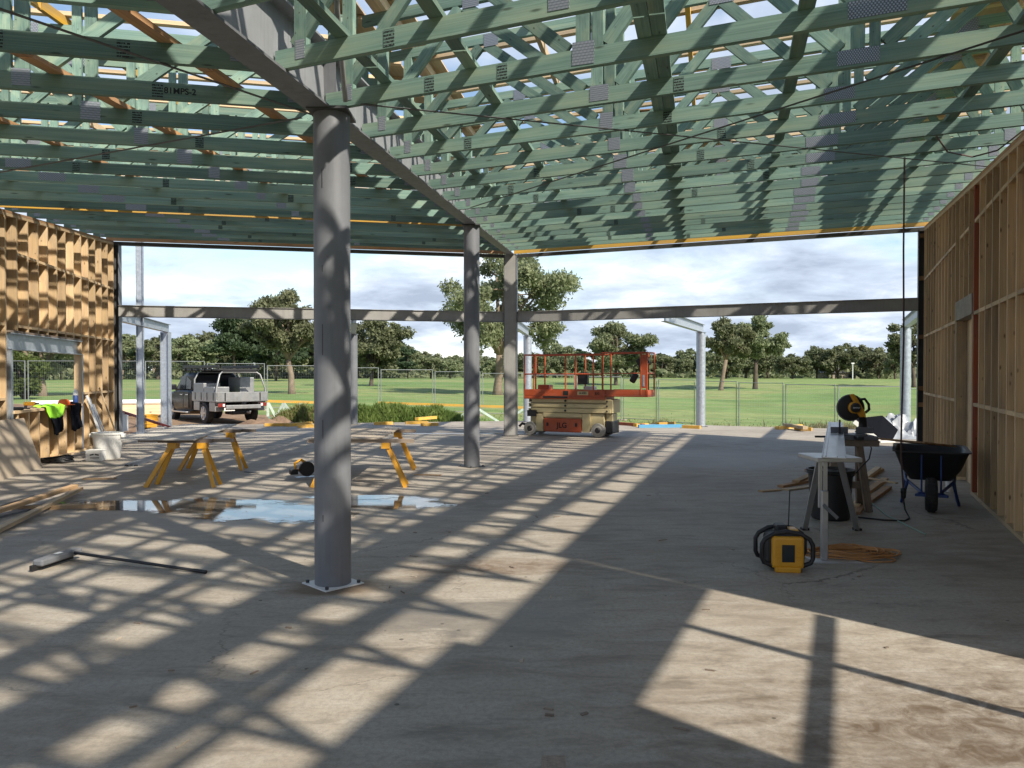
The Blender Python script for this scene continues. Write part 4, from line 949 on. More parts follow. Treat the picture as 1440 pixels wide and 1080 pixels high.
for y_ in (0.02, 0.755): b_('toe_board', (-0.17, y_, 1.032), (2.06, y_ + 0.025, 1.20), m_orange, 0.006)
b_('toe_board', (-0.17, 0.047, 1.032), (-0.145, 0.753, 1.20), m_orange, 0.006)
ex = b_('extension_deck', (1.9, 0.06, 1.035), (3.15, 0.74, 1.075), m_orange)
for y_ in (0.06, 0.715): b_('toe_board', (2.065, y_, 1.077), (3.15, y_ + 0.02, 1.21), m_orange, 0.006)
b_('toe_board', (3.13, 0.082, 1.077), (3.15, 0.713, 1.21), m_orange, 0.006)
obj('stripe', MB().b2((0.38, 0.014, 0.985), (1.06, 0.0185, 1.028)), m_print, t)
xz_text('lettering', 'JLG', 0.085, m_print, t, 1.86, 0.0145, 1.11); 
obj('deck_sign', MB().b2((1.33, 0.0145, 1.07), (1.62, 0.0185, 1.16)), m_beige, t); xz_text('lettering', '2630ES', 0.07, m_print, t, 1.475, 0.012, 1.115)
obj('deck_sign', MB().b2((0.94, 0.0145, 1.06), (1.08, 0.0185, 1.17)), m_print, t)
def rail(pts, nm_='guard_rail', r=0.019): obj(nm_, MB().tube(pts, r, 8), m_orange, t, smooth=50)
for y_ in (0.04, 0.76):
    rail([(-0.16, y_, 2.10), (2.05, y_, 2.10)]); rail([(-0.16, y_, 1.60), (1.75, y_, 1.60)])
    rail([(1.95, y_ + (0.03 if y_ < 0.4 else -0.03), 2.13), (3.12, y_ + (0.03 if y_ < 0.4 else -0.03), 2.13)])
    rail([(1.95, y_ + (0.03 if y_ < 0.4 else -0.03), 1.62), (3.12, y_ + (0.03 if y_ < 0.4 else -0.03), 1.62)], r=0.011)
    for x_, z_ in ((-0.16, 2.1), (0.11, 2.1), (1.0, 2.1), (1.27, 2.1), (1.75, 2.1)): rail([(x_, y_, 1.20), (x_, y_, z_)], 'rail_post', 0.021)
    for x_ in (1.98, 2.97, 3.12): rail([(x_, y_ + (0.03 if y_ < 0.4 else -0.03), 1.08), (x_, y_ + (0.03 if y_ < 0.4 else -0.03), 2.13)], 'rail_post', 0.021)
for z_ in (1.6, 2.1): rail([(-0.16, 0.04, z_), (-0.16, 0.76, z_)])
for z_ in (1.62, 2.13): rail([(3.12, 0.07, z_), (3.12, 0.73, z_)])
obj('end_panel', MB().b2((2.985, 0.055, 1.25), (3.105, 0.068, 2.08)), m_orange, t, bev=0.01); obj('notice', MB().b2((3.02, 0.049, 1.30), (3.07, 0.0545, 1.58)), m_galv, t)
cb_ = obj('control_box', MB().b2((1.30, 0.10, 1.34), (1.56, 0.26, 1.64)), m_black, t, bev=0.02)
rt = M.Rotation(R_(-28), 3, 'Y'); obj('document_box', MB().box((2.86, 0.62, 1.92), (0.30, 0.12, 0.22), rt), m_black, t, bev=0.015)
obj('cloth_bag', MB().box((2.62, 0.66, 1.50), (0.16, 0.10, 0.26), M.Rotation(R_(30), 3, 'Y')), m_black, t, bev=0.04)
obj('coiled_lead', MB().tube([(2.92 + 0.03 * math.cos(k), 0.60 + 0.03 * math.sin(k), 1.62 - 0.009 * k) for k in range(36)], 0.008, 6), m_black, t, smooth=50)
b_('tool_box', (1.38, 0.30, 1.078), (1.68, 0.50, 1.29), m_white, 0.02); b_('orange_crate', (0.10, 0.3, 1.035), (0.42, 0.6, 1.32), m_orange, 0.02)
b_('lift_bracket', (2.08, 0.08, 0.62), (2.24, 0.72, 0.955), m_beige)

# ------------------------------------------------------------------ ute (tray-back pickup), x forward, y left
hd = R_(90 + 43)
p = V((-10.05, 27.3, 0)); p.z = terr(p.x, p.y) + 0.0
u_ = thing('parked_ute', 'charcoal tray-back ute with alloy tray, ladder racks and tool boxes, on the dirt', 'ute', p, hd)
def ub(name, lo, hi, mat, bev=0.015, par=None): return obj(name, MB().b2(lo, hi), mat, par or u_, bev=bev)
# origin is under the rear axle; tray runs x -1.05..1.05, cab ahead of it
def loft(secs):
    mb = MB(); n = len(secs[0]); vs = [v for s in secs for v in s]; m = len(secs)
    fs = [(i * n + k, i * n + (k + 1) % n, (i + 1) * n + (k + 1) % n, (i + 1) * n + k) for i in range(m - 1) for k in range(n)]
    fs += [tuple(range(n - 1, -1, -1)), tuple((m - 1) * n + k for k in range(n))]; return mb.add(vs, fs)
def ring(x, hw, z0, z1, r=0.10):
    return [(x, -hw + r * 0.4, z0), (x, -hw, z0 + r), (x, -hw, z1 - r), (x, -hw + r, z1), (x, hw - r, z1), (x, hw, z1 - r), (x, hw, z0 + r), (x, hw - r * 0.4, z0)]
body = obj('body', loft([ring(1.12, 0.88, 0.42, 1.12), ring(1.3, 0.91, 0.40, 1.16), ring(2.3, 0.92, 0.38, 1.16), ring(2.75, 0.92, 0.40, 1.13), ring(3.3, 0.90, 0.42, 1.08), ring(3.85, 0.84, 0.45, 0.98), ring(4.02, 0.74, 0.50, 0.86)]), m_body, u_, smooth=35)
obj('cabin', loft([ring(1.16, 0.80, 1.13, 1.70, 0.12), ring(1.30, 0.82, 1.13, 1.79, 0.14), ring(2.0, 0.80, 1.13, 1.80, 0.14), ring(2.35, 0.79, 1.13, 1.76, 0.14), ring(2.95, 0.83, 1.11, 1.16, 0.02)]), m_body, u_, smooth=35)
for s_ in (1, -1):
    y0 = s_ * 0.835
    def win(pts, nmn='side_window'):
        mb = MB(); vs = [(x_, s_ * (0.835 - 0.04 * (z_ - 1.16) / 0.55 + 0.006), z_) for x_, z_ in pts] + [(x_, s_ * 0.76, z_) for x_, z_ in pts]; n = len(pts)
        mb.add(vs, [tuple(range(n)), tuple(range(2 * n - 1, n - 1, -1))] + [(k, (k + 1) % n, n + (k + 1) % n, n + k) for k in range(n)]); obj(nmn, mb, m_glass, u_)
    win([(1.92, 1.20), (2.72, 1.20), (2.36, 1.66), (1.94, 1.68)]); win([(1.36, 1.20), (1.85, 1.20), (1.87, 1.68), (1.42, 1.66)])
    dpl = obj('door', MB().b2((1.36, s_ * 0.915, 0.52), (1.86, s_ * 0.932, 1.10)), m_body, u_, bev=0.02); obj('door_handle', MB().b2((1.42, s_ * 0.933, 0.98), (1.60, s_ * 0.96, 1.01)), m_alu, dpl, bev=0.006)
    dpl = obj('door', MB().b2((1.89, s_ * 0.915, 0.52), (2.80, s_ * 0.932, 1.10)), m_body, u_, bev=0.02); obj('door_handle', MB().b2((1.95, s_ * 0.933, 0.98), (2.15, s_ * 0.96, 1.01)), m_alu, dpl, bev=0.006)
    obj('wing_mirror', MB().b2((2.56, s_ * 0.90, 1.16), (2.70, s_ * 1.12, 1.36)), m_body, u_, bev=0.04)
    obj('side_step', MB().b2((1.32, s_ * 0.88, 0.34), (2.70, s_ * 1.02, 0.39)), m_alu, u_, bev=0.012)
    obj('headlamp', MB().b2((3.72, s_ * 0.55, 0.76), (3.95, s_ * 0.80, 0.90)), m_glass, u_, bev=0.02)
    for x_ in (0.0, 3.12):
        yc = s_ * 0.80
        prof = [(0.20, -0.11), (0.30, -0.12), (0.365, -0.10), (0.385, -0.06), (0.385, 0.06), (0.365, 0.10), (0.30, 0.12), (0.20, 0.11)]
        w_ = obj('wheel', MB().lathe(prof, 36, (x_, yc, 0.385), 'y'), m_rubber, u_, smooth=35)
        mb = MB().lathe([(0.03, s_ * 0.135), (0.06, s_ * 0.135), (0.07, s_ * 0.118), (0.19, s_ * 0.115), (0.235, s_ * 0.128), (0.24, s_ * 0.10)], 30, (x_, yc, 0.385), 'y')
        for k in range(6):
            th = k * math.pi / 3; mb.bar((x_ + 0.05 * math.cos(th), yc + s_ * 0.122, 0.385 + 0.05 * math.sin(th)), (x_ + 0.22 * math.cos(th), yc + s_ * 0.126, 0.385 + 0.22 * math.sin(th)), 0.05, 0.03, (0, 1, 0))
        obj('rim', mb, m_alu, w_, smooth=35)
mb = MB(); mb.add([(1.152, -0.66, 1.22), (1.152, 0.66, 1.22), (1.165, 0.60, 1.66), (1.165, -0.60, 1.66), (1.20, -0.66, 1.22), (1.20, 0.66, 1.22), (1.20, 0.60, 1.66), (1.20, -0.60, 1.66)], [(0, 3, 2, 1), (4, 5, 6, 7), (0, 1, 5, 4), (1, 2, 6, 5), (2, 3, 7, 6), (3, 0, 4, 7)]); obj('rear_window', mb, m_glass, u_)
ub('chassis_rail', (-1.0, -0.42, 0.48), (3.6, 0.42, 0.66), m_black); ub('tray_floor', (-1.12, -0.92, 0.78), (1.06, 0.92, 0.86), m_tray)
for s_ in (1, -1):
    for x0, x1 in ((-1.10, -0.05), (-0.04, 1.05)):
        pn = ub('tray_side', (x0, s_ * 0.895, 0.80), (x1, s_ * 0.925, 1.12), m_tray, 0.006)
        for k in range(2): obj('latch', MB().b2((x0 + 0.2 + 0.55 * k, s_ * 0.926, 0.84), (x0 + 0.24 + 0.55 * k, s_ * 0.936, 1.10)), m_black, pn)
    ub('under_tray_box', (0.42, s_ * 0.62, 0.46), (0.95, s_ * 0.90, 0.78), m_tray); ub('under_tray_box', (-0.95, s_ * 0.62, 0.46), (-0.45, s_ * 0.90, 0.78), m_tray)
    ub('mudguard', (-0.44, s_ * 0.66, 0.772), (0.42, s_ * 0.93, 0.795), m_black)
    tl = ub('tail_lamp', (-1.15, s_ * 0.62, 0.62), (-1.09, s_ * 0.86, 0.74), m_redlamp, 0.008); obj('indicator_lens', MB().b2((-1.153, s_ * 0.64, 0.635), (-1.1505, s_ * 0.71, 0.725)), m_white, tl)
    rk = obj('rack_frame', MB().tube([(-1.02, s_ * 0.90, 0.82), (-1.0, s_ * 0.86, 1.25), (-0.92, s_ * 0.72, 1.72), (-0.86, s_ * 0.62, 1.80), (-0.86, 0, 1.80)], 0.03, 10), m_tray, u_, smooth=50)
    obj('head_board_frame', MB().tube([(1.0, s_ * 0.86, 0.86), (1.0, s_ * 0.84, 1.55), (1.0, s_ * 0.70, 1.80), (1.0, 0, 1.80)], 0.03, 10), m_tray, u_, smooth=50)
for x0, x1 in ((-0.92, -0.30), (-0.29, 0.34)): pass
tg = ub('tailgate', (-1.13, -0.89, 0.80), (-1.10, 0.89, 1.12), m_tray, 0.006)
for y_ in (-0.62, 0.62): obj('hinge', MB().b2((-1.14, y_ - 0.02, 0.82), (-1.131, y_ + 0.02, 1.10)), m_black, tg)
ub('tool_box', (0.10, 0.28, 0.865), (0.98, 0.88, 1.42), m_tray, 0.02); ub('tool_box', (-0.82, 0.34, 0.865), (0.06, 0.88, 1.30), m_tray, 0.02); ub('tool_box', (-0.1, -0.88, 0.865), (0.9, -0.34, 1.62), m_tray, 0.02)
ub('bumper_bar', (-1.22, -0.62, 0.55), (-1.10, 0.62, 0.68), m_tray, 0.012)
npl = ub('number_plate', (-1.165, 0.30, 0.48), (-1.155, 0.67, 0.59), m_white, 0.004)
ub('spare_wheel_well', (-1.0, -0.35, 0.34), (-0.4, 0.35, 0.50), m_black, 0.05)
obj('tow_bar', MB().tube([(-1.0, -0.2, 0.42), (-1.24, -0.2, 0.40), (-1.27, -0.2, 0.46)], 0.03, 8), m_alu, u_, smooth=50)
hv = obj('hi_vis_bag', MB().lathe([(0.0, 0.0), (0.20, 0.02), (0.24, 0.18), (0.18, 0.34), (0.0, 0.38)], 14, (0.55, -0.02, 0.866)), m_hivis, u_, smooth=60)
# roof rack in black tube
rr_ = ub('rack_platform', (-0.80, -0.70, 1.86), (2.30, 0.70, 1.92), m_black)
for s_ in (1, -1):
    obj('rack_rail', MB().bar((-0.85, s_ * 0.72, 2.0), (2.40, s_ * 0.72, 2.0), 0.05, 0.10), m_black, u_, bev=0.01)
    for k in range(6): obj('rack_stay', MB().b2((-0.8 + 0.6 * k, s_ * 0.70, 1.86), (-0.74 + 0.6 * k, s_ * 0.74, 1.955)), m_black, u_)
for x_ in (-0.86, 1.0): ub('rack_foot', (x_ - 0.03, -0.6, 1.80), (x_ + 0.03, 0.6, 1.858), m_black, 0.005)

# ------------------------------------------------------------------ trestles, table, sheets
def leg_angle(mb, foot, top, s_):
    mb.bar(foot, top, 0.058, 0.008, (0, -1, 0.0)); f2 = V(foot) + V((s_ * 0.026, 0.022, 0)); t2 = V(top) + V((s_ * 0.026, 0.022, 0)); mb.bar(f2, t2, 0.008, 0.052, (0, -1, 0))
def trestle(xa, xb, Y, ztop, footL, footR, topL, topR, label, bars, extra_back=0.30):
    t = thing('trestle', label, 'trestle', ((footL + footR) / 2, Y, 0), 0, 'yellow steel trestles')
    ox = (footL + footR) / 2
    for fx, tx, s_ in ((footL, topL, 1), (footR, topR, -1)):
        mb = MB(); leg_angle(mb, (fx - ox, -0.0, 0.0), (tx - ox, 0.14, ztop), s_); obj('leg', mb, m_yellow, t)
        mb = MB(); leg_angle(mb, (fx - ox + 0.02 * s_, extra_back, 0.0), (tx - ox, 0.20, ztop), s_); obj('leg', mb, m_yellow, t)
        obj('bracket', MB().b2((tx - ox - 0.06, 0.10, ztop - 0.08), (tx - ox + 0.06, 0.24, ztop + 0.0)), m_yellow, t)
    for (b0, b1, dy, z0, h) in bars: stick('cross_bar', V((b0, Y + 0.17 + dy, z0 + h / 2)), V((b1, Y + 0.17 + dy, z0 + h / 2)), 0.075 if dy == 0 else 0.045, h, m_greytim, t)
    return t
zt0 = 0.62
trestle(0, 0, 10.8, zt0, -5.17, -4.20, -4.84, -4.42, 'yellow steel trestle under the near end of the grey sheet', [(-5.05, -4.28, 0.0, zt0, 0.05), (-5.38, -4.0, 0.08, zt0 + 0.003, 0.047)])
trestle(0, 0, 12.7, zt0, -5.52, -4.48, -5.2, -4.72, 'yellow steel trestle under the far end of the grey sheet', [(-5.4, -4.55, 0.0, zt0, 0.05), (-5.4, -4.33, 0.08, zt0 + 0.003, 0.047)])
trestle(0, 0, 10.8, zt0, -2.82, -1.50, -2.55, -1.80, 'yellow steel trestle with its leg in the puddle', [(-2.92, -1.40, 0.0, zt0, 0.05)])
trestle(0, 0, 12.75, zt0, -3.05, -1.63, -2.80, -1.92, 'yellow steel trestle standing behind the one in the puddle', [(-2.95, -1.62, 0.0, zt0, 0.05)])
zs2 = zt0 + 0.052; qs = [V((-2.86, 10.9, zs2)), V((-1.87, 10.9, zs2)), V((-1.90, 12.95, zs2)), V((-3.1, 12.95, zs2))]
mb = MB(); mb.add(qs + [q + V((0, 0, 0.016)) for q in qs], [(3, 2, 1, 0), (4, 5, 6, 7), (0, 1, 5, 4), (1, 2, 6, 5), (2, 3, 7, 6), (3, 0, 4, 7)])
tag(obj('fibre_sheet', mb, m_greyply), 'grey-brown building sheet on the trestles that stand by the puddle', 'sheet')
zs = zt0 + 0.052
qs = [V((-5.52, 10.75, zs)), V((-4.44, 10.75, zs)), V((-5.02, 14.0, zs)), V((-6.0, 14.0, zs))]
mb = MB(); mb.add(qs + [q + V((0, 0, 0.018)) for q in qs], [(3, 2, 1, 0), (4, 5, 6, 7), (0, 1, 5, 4), (1, 2, 6, 5), (2, 3, 7, 6), (3, 0, 4, 7)])
tag(obj('fibre_sheet', mb, m_fibre), 'pale grey building sheet laid flat across two yellow trestles', 'sheet')
# circular saw left on the floor behind the column
p = at(431, 11.9); t = thing('circular_saw', 'small yellow and black circular saw on the floor behind the thick column', 'saw', p, 0.5)
obj('blade_guard', MB().cyl((0, -0.03, 0.13), (0, 0.03, 0.13), 0.115, n=28), m_black, t, smooth=40); obj('motor_housing', MB().cyl((0.0, 0.035, 0.14), (0.02, 0.19, 0.14), 0.06, 0.05, n=16), m_toolyel, t, smooth=40)
obj('base_shoe', MB().b2((-0.17, -0.05, 0.0), (0.16, 0.09, 0.008)), m_alu, t); obj('handle', MB().tube([(0.0, 0.05, 0.22), (-0.08, 0.05, 0.27), (-0.17, 0.05, 0.22), (-0.16, 0.05, 0.12), (-0.05, 0.05, 0.10)], 0.022, 8), m_toolyel, t, smooth=50)
obj('battery', MB().b2((-0.25, 0.0, 0.05), (-0.13, 0.1, 0.13)), m_black, t, bev=0.01)

# ------------------------------------------------------------------ broom
p0, p1 = G(98, 787, 0.03), G(287, 804, 0.02)
t = thing('push_broom', 'black-handled grey push broom lying on the concrete', 'broom', (p0.x, p0.y, 0), 0)
hd0, hd1 = G(50, 799, 0.03) - V((p0.x, p0.y, 0)), G(108, 781, 0.03) - V((p0.x, p0.y, 0))
mb = MB(); mb.bar(hd0 + V((0, 0, 0.035)), hd1 + V((0, 0, 0.04)), 0.095, 0.055); obj('head', mb, m_steel, t, bev=0.015)
mb = MB(); mb.bar(hd0 + V((-0.03, -0.035, 0.0)), hd1 + V((-0.03, -0.035, 0.0)), 0.03, 0.045); obj('bristles', mb, m_black, t, bev=0.004)
mid_ = hd0.lerp(hd1, 0.5)
mb = MB(); mb.bar(mid_ + (hd1 - hd0) * -0.06 + V((0.0, 0.0, 0.068)), mid_ + (hd1 - hd0) * 0.08 + V((0, 0, 0.068)), 0.04, 0.002); obj('sticker', mb, m_wprint, t)
e = p1 - V((p0.x, p0.y, 0)); mb = MB(); mb.cyl(mid_ + (hd1 - hd0) * 0.3 + V((0, 0, 0.045)), V((e.x, e.y, 0.014)), 0.0125, n=12); obj('handle', mb, m_black, t, smooth=50)
d_ = (V((e.x, e.y, 0)) - hd1).normalized(); obj('grip', MB().cyl(V((e.x, e.y, 0.0145)) - d_ * 0.12, V((e.x, e.y, 0.0145)) + d_ * 0.01, 0.0145, n=12), m_black, t, smooth=50)

# ------------------------------------------------------------------ timber lying about
def lumber(p, q, w, h, mat, label, z=0.0, group=None, nm_='timber_length'):
    o = stick(nm_, V((p.x, p.y, z + h / 2)), V((q.x, q.y, z + h / 2)), w, h, mat); tag(o, label, 'timber', group); return o
lumber(G(15, 718), G(134, 714), 0.09, 0.045, m_pine, 'short pine stud end lying square under the crossed timbers')
a_, b2_ = G(-60, 770, 0.05), G(112, 690, 0.05)
o = stick('timber_length', V((a_.x, a_.y, 0.027)), V((b2_.x, b2_.y, 0.075)), 0.07, 0.04, m_cream); tag(o, 'long pale pine batten slanting over the crossed timbers', 'timber')
a_, b2_ = G(-60, 738, 0.06), G(104, 690, 0.06)
o = stick('timber_length', V((a_.x, a_.y, 0.07)), V((b2_.x, b2_.y, 0.118)), 0.09, 0.045, m_pine); tag(o, 'pine stud on top of the crossed timbers', 'timber')
lumber(G(-60, 742), G(72, 708), 0.14, 0.02, m_steel, 'flat grey metal strip under the crossed timbers')
lumber(G(-30, 722), G(45, 698), 0.03, 0.012, m_darksteel, 'thin dark rod beside the crossed timbers')
lumber(G(116, 674.5), G(161, 674), 0.09, 0.02, m_pine, 'thin pine offcut lying alone in front of the white bucket')
lumber(G(583, 668), G(620, 669), 0.06, 0.015, m_pine, 'thin stick lying by the puddle trestles')
lumber(G(344, 664), G(363, 666), 0.05, 0.012, m_darksteel, 'dark stick beside the sheet trestles')
lumber(G(762, 1092), G(796, 1092), 0.10, 0.05, m_greytim, 'dark weathered timber block on the open concrete', nm_='timber_block')
def track(pa, pb, lab):
    t = thing('metal_track', lab, 'metal track', pa, math.atan2(pb.y - pa.y, pb.x - pa.x), 'aluminium tracks by the trestles'); L = (pb - pa).length
    obj('track_base', MB().b2((0, -0.038, 0.0), (L, 0.038, 0.003)), m_alu, t)
    for s_ in (-1, 1): obj('track_side', MB().b2((0, s_ * 0.038, 0.0), (L, s_ * 0.041, 0.04)), m_alu, t)
    obj('end_cap', MB().b2((-0.004, -0.03, 0.003), (0.03, 0.03, 0.03)), m_black, t)
track(G(177, 656), G(240, 636), 'aluminium track lying near the white bucket'); track(G(190, 656), G(252, 632), 'aluminium track lying beside the sheet trestles')

# ------------------------------------------------------------------ things by the window wall
# leaning sheet
fa, fb = pos(FL, 9.28, -7.5), pos(FL, 9.28, -5.16)
tl_, tr_ = pos(FL, 9.51, -7.5, 0.90), pos(FL, 9.51, -5.30, 0.86); d_ = FL['c'] * 0.012
mb = MB(); qs = [fa, fb, tr_, tl_]; mb.add(qs + [q + d_ for q in qs], [(0, 1, 2, 3), (7, 6, 5, 4), (0, 4, 5, 1), (1, 5, 6, 2), (2, 6, 7, 3), (3, 7, 4, 0)])
tag(obj('leaning_sheet', mb, m_ply2), 'tan building sheet leaning against the wall under the window', 'sheet')
# bucket
p = G(151, 645); t = thing('white_bucket', 'large white plastic bucket standing in front of the window wall column', 'bucket', p)
obj('shell', MB().lathe([(0.20, 0.0), (0.215, 0.02), (0.262, 0.46), (0.275, 0.46), (0.28, 0.50), (0.262, 0.50), (0.25, 0.46), (0.205, 0.03), (0.0, 0.03)], 36), m_white, t, smooth=40)
for s_ in (-1, 1): obj('ear', MB().box((s_ * 0.30, 0, 0.44), (0.05, 0.12, 0.07)), m_white, t, bev=0.012)
p = G(134, 648); t = thing('white_carton', 'small white carton with black print beside the bucket', 'box', p, 0.1)
obj('carton', MB().b2((-0.14, -0.10, 0), (0.14, 0.10, 0.19)), m_white, t, bev=0.008); obj('lid', MB().b2((-0.145, -0.105, 0.191), (0.145, 0.105, 0.205)), m_white, t)
for x_ in (-0.03, 0.06): obj('print', MB().box((x_, -0.1015, 0.12), (0.07, 0.001, 0.022), M.Rotation(R_(-12 if x_ < 0 else 12), 3, 'Y')), m_print, t)
obj('print', MB().b2((-0.06, -0.1025, 0.055), (0.10, -0.1005, 0.07)), m_print, t)
# tangle of black harness straps
p = G(84, 650); rnd = random.Random(3); pts = []
for k in range(90):
    th = k * 0.75 + rnd.uniform(-0.3, 0.3); r = 0.10 + 0.20 * abs(math.sin(k * 0.37)) + rnd.uniform(-0.04, 0.04)
    pts.append(V((p.x + 1.25 * r * math.cos(th), p.y + 0.75 * r * math.sin(th), 0.018 + 0.16 * abs(math.sin(k * 0.23)) * (1 - r / 0.38))))
tag(obj('strap_tangle', MB().tube(pts, 0.016, 6), m_black, smooth=60), 'tangle of black harness straps on the floor under the window', 'straps')
p = G(108, 640)
for k in range(7):
    a_ = p + V((rnd.uniform(-0.25, 0.3), rnd.uniform(-0.1, 0.25), 0)); th = rnd.uniform(-0.5, 0.7); d_ = V((math.cos(th), math.sin(th), 0)) * rnd.uniform(0.12, 0.25)
    tag(stick('metal_bracket', a_ - d_ + V((0, 0, 0.004 + 0.009 * k)), a_ + d_ + V((0, 0, 0.004 + 0.009 * k)), 0.04, 0.007, m_galv), 'loose galvanised bracket in the heap beside the harness straps', 'bracket', 'loose brackets by the wall')
# lengths leaning on the wall between window and column
for k, (u_a, mt, w_, ln, lean_, lab) in enumerate(((-2.05, m_white, 0.10, 1.15, 0.35, 'white metal channel leaning on the studs beside the window'), (-1.9, m_galv, 0.05, 1.1, 0.40, 'thin galvanised channel leaning on the studs beside the window'), (-1.2, m_cream, 0.045, 1.3, 0.55, 'thin pine stake leaning towards the end column of the window wall'), (-1.62, m_galv, 0.04, 0.95, 0.25, 'short galvanised strip leaning low on the studs'))):
    f0 = pos(FL, TW - 0.30, u_a + lean_ * (1 if k == 2 else 1) * 0.9, 0.0); t0 = pos(FL, TW - 0.02, u_a - 0.0, ln)
    if k != 2: f0 = pos(FL, TW - 0.32, u_a + 0.55 * lean_, 0.0)
    tag(stick('leaning_length', f0, t0, w_, 0.02, mt, up=FL['c']), lab, 'metal length' if k != 2 else 'timber')
# clothes over the sill
def garment(name, u_c, wid, drop, label, m_top, m_low, seed, taper):
    t = thing(name, label, 'clothing', pos(FL, TW, u_c, 0.99))
    r_ = random.Random(seed); ph = [r_.uniform(0, 6) for _ in range(5)]
    def fn(v0, v1):
        def f(i, j):
            v = v0 + (v1 - v0) * j; arc = v * (drop + 0.16)
            ww = wid * (1 - taper * v) ; x_ = (i - 0.5) * ww + 0.10 * taper * v * wid * 2
            wob = 0.028 * math.sin(i * 11 + ph[0] + v * 3) + 0.02 * math.sin(i * 19 + ph[1] - v * 5)
            if arc < 0.16: d2, z_ = 0.12 - arc, 0.018 + 0.03 * abs(math.sin(i * 7 + ph[2])) + 0.015 * math.sin(arc * 50 + ph[3])
            else: d2, z_ = -0.055 - abs(wob) - 0.02 * math.sin(min(1, (arc - 0.16) * 4)), 0.02 - (arc - 0.16) * (1 - 0.22 * abs(i - 0.35))
            return WM[t.name].inverted() @ pos(FL, TW + d2, u_c + x_, 0.99 + z_)
        return f
    for nm_, v0, v1, mt in (('upper_cloth', 0.0, 0.55, m_top), ('lower_cloth', 0.55, 1.0, m_low)):
        mb = MB().grid(fn(v0, v1), 18, 12); o = obj(nm_, mb, mt, t, smooth=70); sl = o.modifiers.new('thick', 'SOLIDIFY'); sl.thickness = 0.012
    return t
garment('hi_vis_vest', -4.0, 0.95, 0.55, 'bright yellow-green and black work shirt hung over the window sill', m_hivis, m_darkcloth, 2, 0.55)
garment('dark_jacket', -2.88, 0.62, 0.55, 'dark navy jacket hung over the window sill', m_darkcloth, m_darkcloth, 5, 0.15)
t = thing('orange_hat', 'orange hat resting on the sill beside the dark jacket', 'hat', pos(FL, TW + 0.05, -3.15, 0.992))
obj('crown', MB().lathe([(0.0, 0.12), (0.06, 0.115), (0.10, 0.08), (0.115, 0.0), (0.10, 0.0)], 18), m_orangecloth, t, smooth=60); obj('peak', MB().box((0.13, -0.03, 0.012), (0.12, 0.15, 0.012)), m_orangecloth, t, bev=0.004)
t = thing('cordless_drill', 'small yellow and black drill lying on the window sill', 'drill', pos(FL, TW + 0.07, -4.75, 0.992), 0.4)
obj('body', MB().cyl((-0.09, 0, 0.09), (0.08, 0, 0.09), 0.035, n=14), m_toolyel, t, smooth=40); obj('chuck', MB().cyl((0.08, 0, 0.09), (0.14, 0, 0.09), 0.02, 0.012, n=12), m_black, t, smooth=40); obj('grip', MB().bar((-0.05, 0, 0.08), (-0.075, 0, 0.0), 0.035, 0.045, (1, 0, 0)), m_black, t, bev=0.008); 
t = thing('tape_dispenser', 'small dark tool lying at the end of the window sill', 'tool', pos(FL, TW + 0.07, -5.3, 0.992), 0.2)
obj('body', MB().b2((-0.10, -0.04, 0), (0.10, 0.04, 0.055)), m_black, t, bev=0.015); obj('nozzle', MB().cyl((0.1, 0, 0.03), (0.2, 0.0, 0.03), 0.012, n=8), m_black, t)
t = thing('spray_bottle', 'blue and white bottle standing in the corner of the window opening', 'bottle', pos(FL, TW + 0.06, -2.47, 0.992))
obj('bottle', MB().lathe([(0.045, 0.0), (0.05, 0.01), (0.05, 0.17), (0.02, 0.22)], 18), m_blue, t, smooth=40); obj('cap', MB().lathe([(0.045, 0.172), (0.05, 0.20), (0.03, 0.27), (0.0, 0.31)], 18), m_white, t, smooth=40)

# ------------------------------------------------------------------ outside: pipes, offcuts, spare trusses
pa, pb = at(44, 27.5), at(232, 29.2)
for q in (pa, pb): q.z = terr(q.x, q.y)
pa.z = pb.z = max(pa.z, pb.z) + 0.10
tag(obj('white_pipe', MB().cyl(pa + V((0, 0, 0.35)), pb + V((0, 0, 0.35)), 0.10, n=20), m_white, smooth=50), 'long white plastic pipe resting on timber bearers by the fence', 'pipe')
pa2, pb2 = at(44, 27.7), at(300, 29.8); z_ = pa.z + 0.06
tag(stick('pipe_bearer', V((pa2.x, pa2.y - 0.0, z_)), V((pb2.x, pb2.y, z_)), 0.30, 0.37, m_cream), 'stack of pale timber under the white pipe', 'timber')
def ground_truss(p, q, label, H=0.75):
    t = thing('spare_truss', label, 'truss', p, 0, 'spare trusses lying on the grass')
    zp, zq = terr(p.x, p.y), terr(q.x, q.y); up_ = V((0, 0, 1)); P = lambda f, h: V(p.lerp(q, f).to_tuple()[:2] + (zp + (zq - zp) * f + h,))
    stick('top_chord', P(0, H), P(1, H), 0.045, 0.10, m_lvl, t); stick('bottom_chord', P(0.02, 0.05), P(0.98, 0.05), 0.045, 0.09, m_green, t)
    for f in (0.02, 0.32, 0.63, 0.97): stick('post', P(f, 0.1), P(f, H - 0.05), 0.045, 0.09, m_plate if False else m_wprintgreen, t, up=(1, 0, 0))
    for f0, f1 in ((0.33, 0.48), (0.31, 0.17), (0.64, 0.8), (0.62, 0.50), (0.96, 0.82), (0.03, 0.16)): stick('web', P(f0, H - 0.06), P(f1, 0.1), 0.04, 0.09, m_wprintgreen, t)
m_wprintgreen = timber('pale_treated_pine', (0.36, 0.46, 0.42), (0.55, 0.64, 0.58))
ground_truss(at(532, 31.0), at(745, 31.5), 'spare truss with a yellow top chord standing behind the grass bank')
ground_truss(at(375, 30.0), at(450, 30.4), 'spare truss with a yellow top chord just past the ute', 0.7)
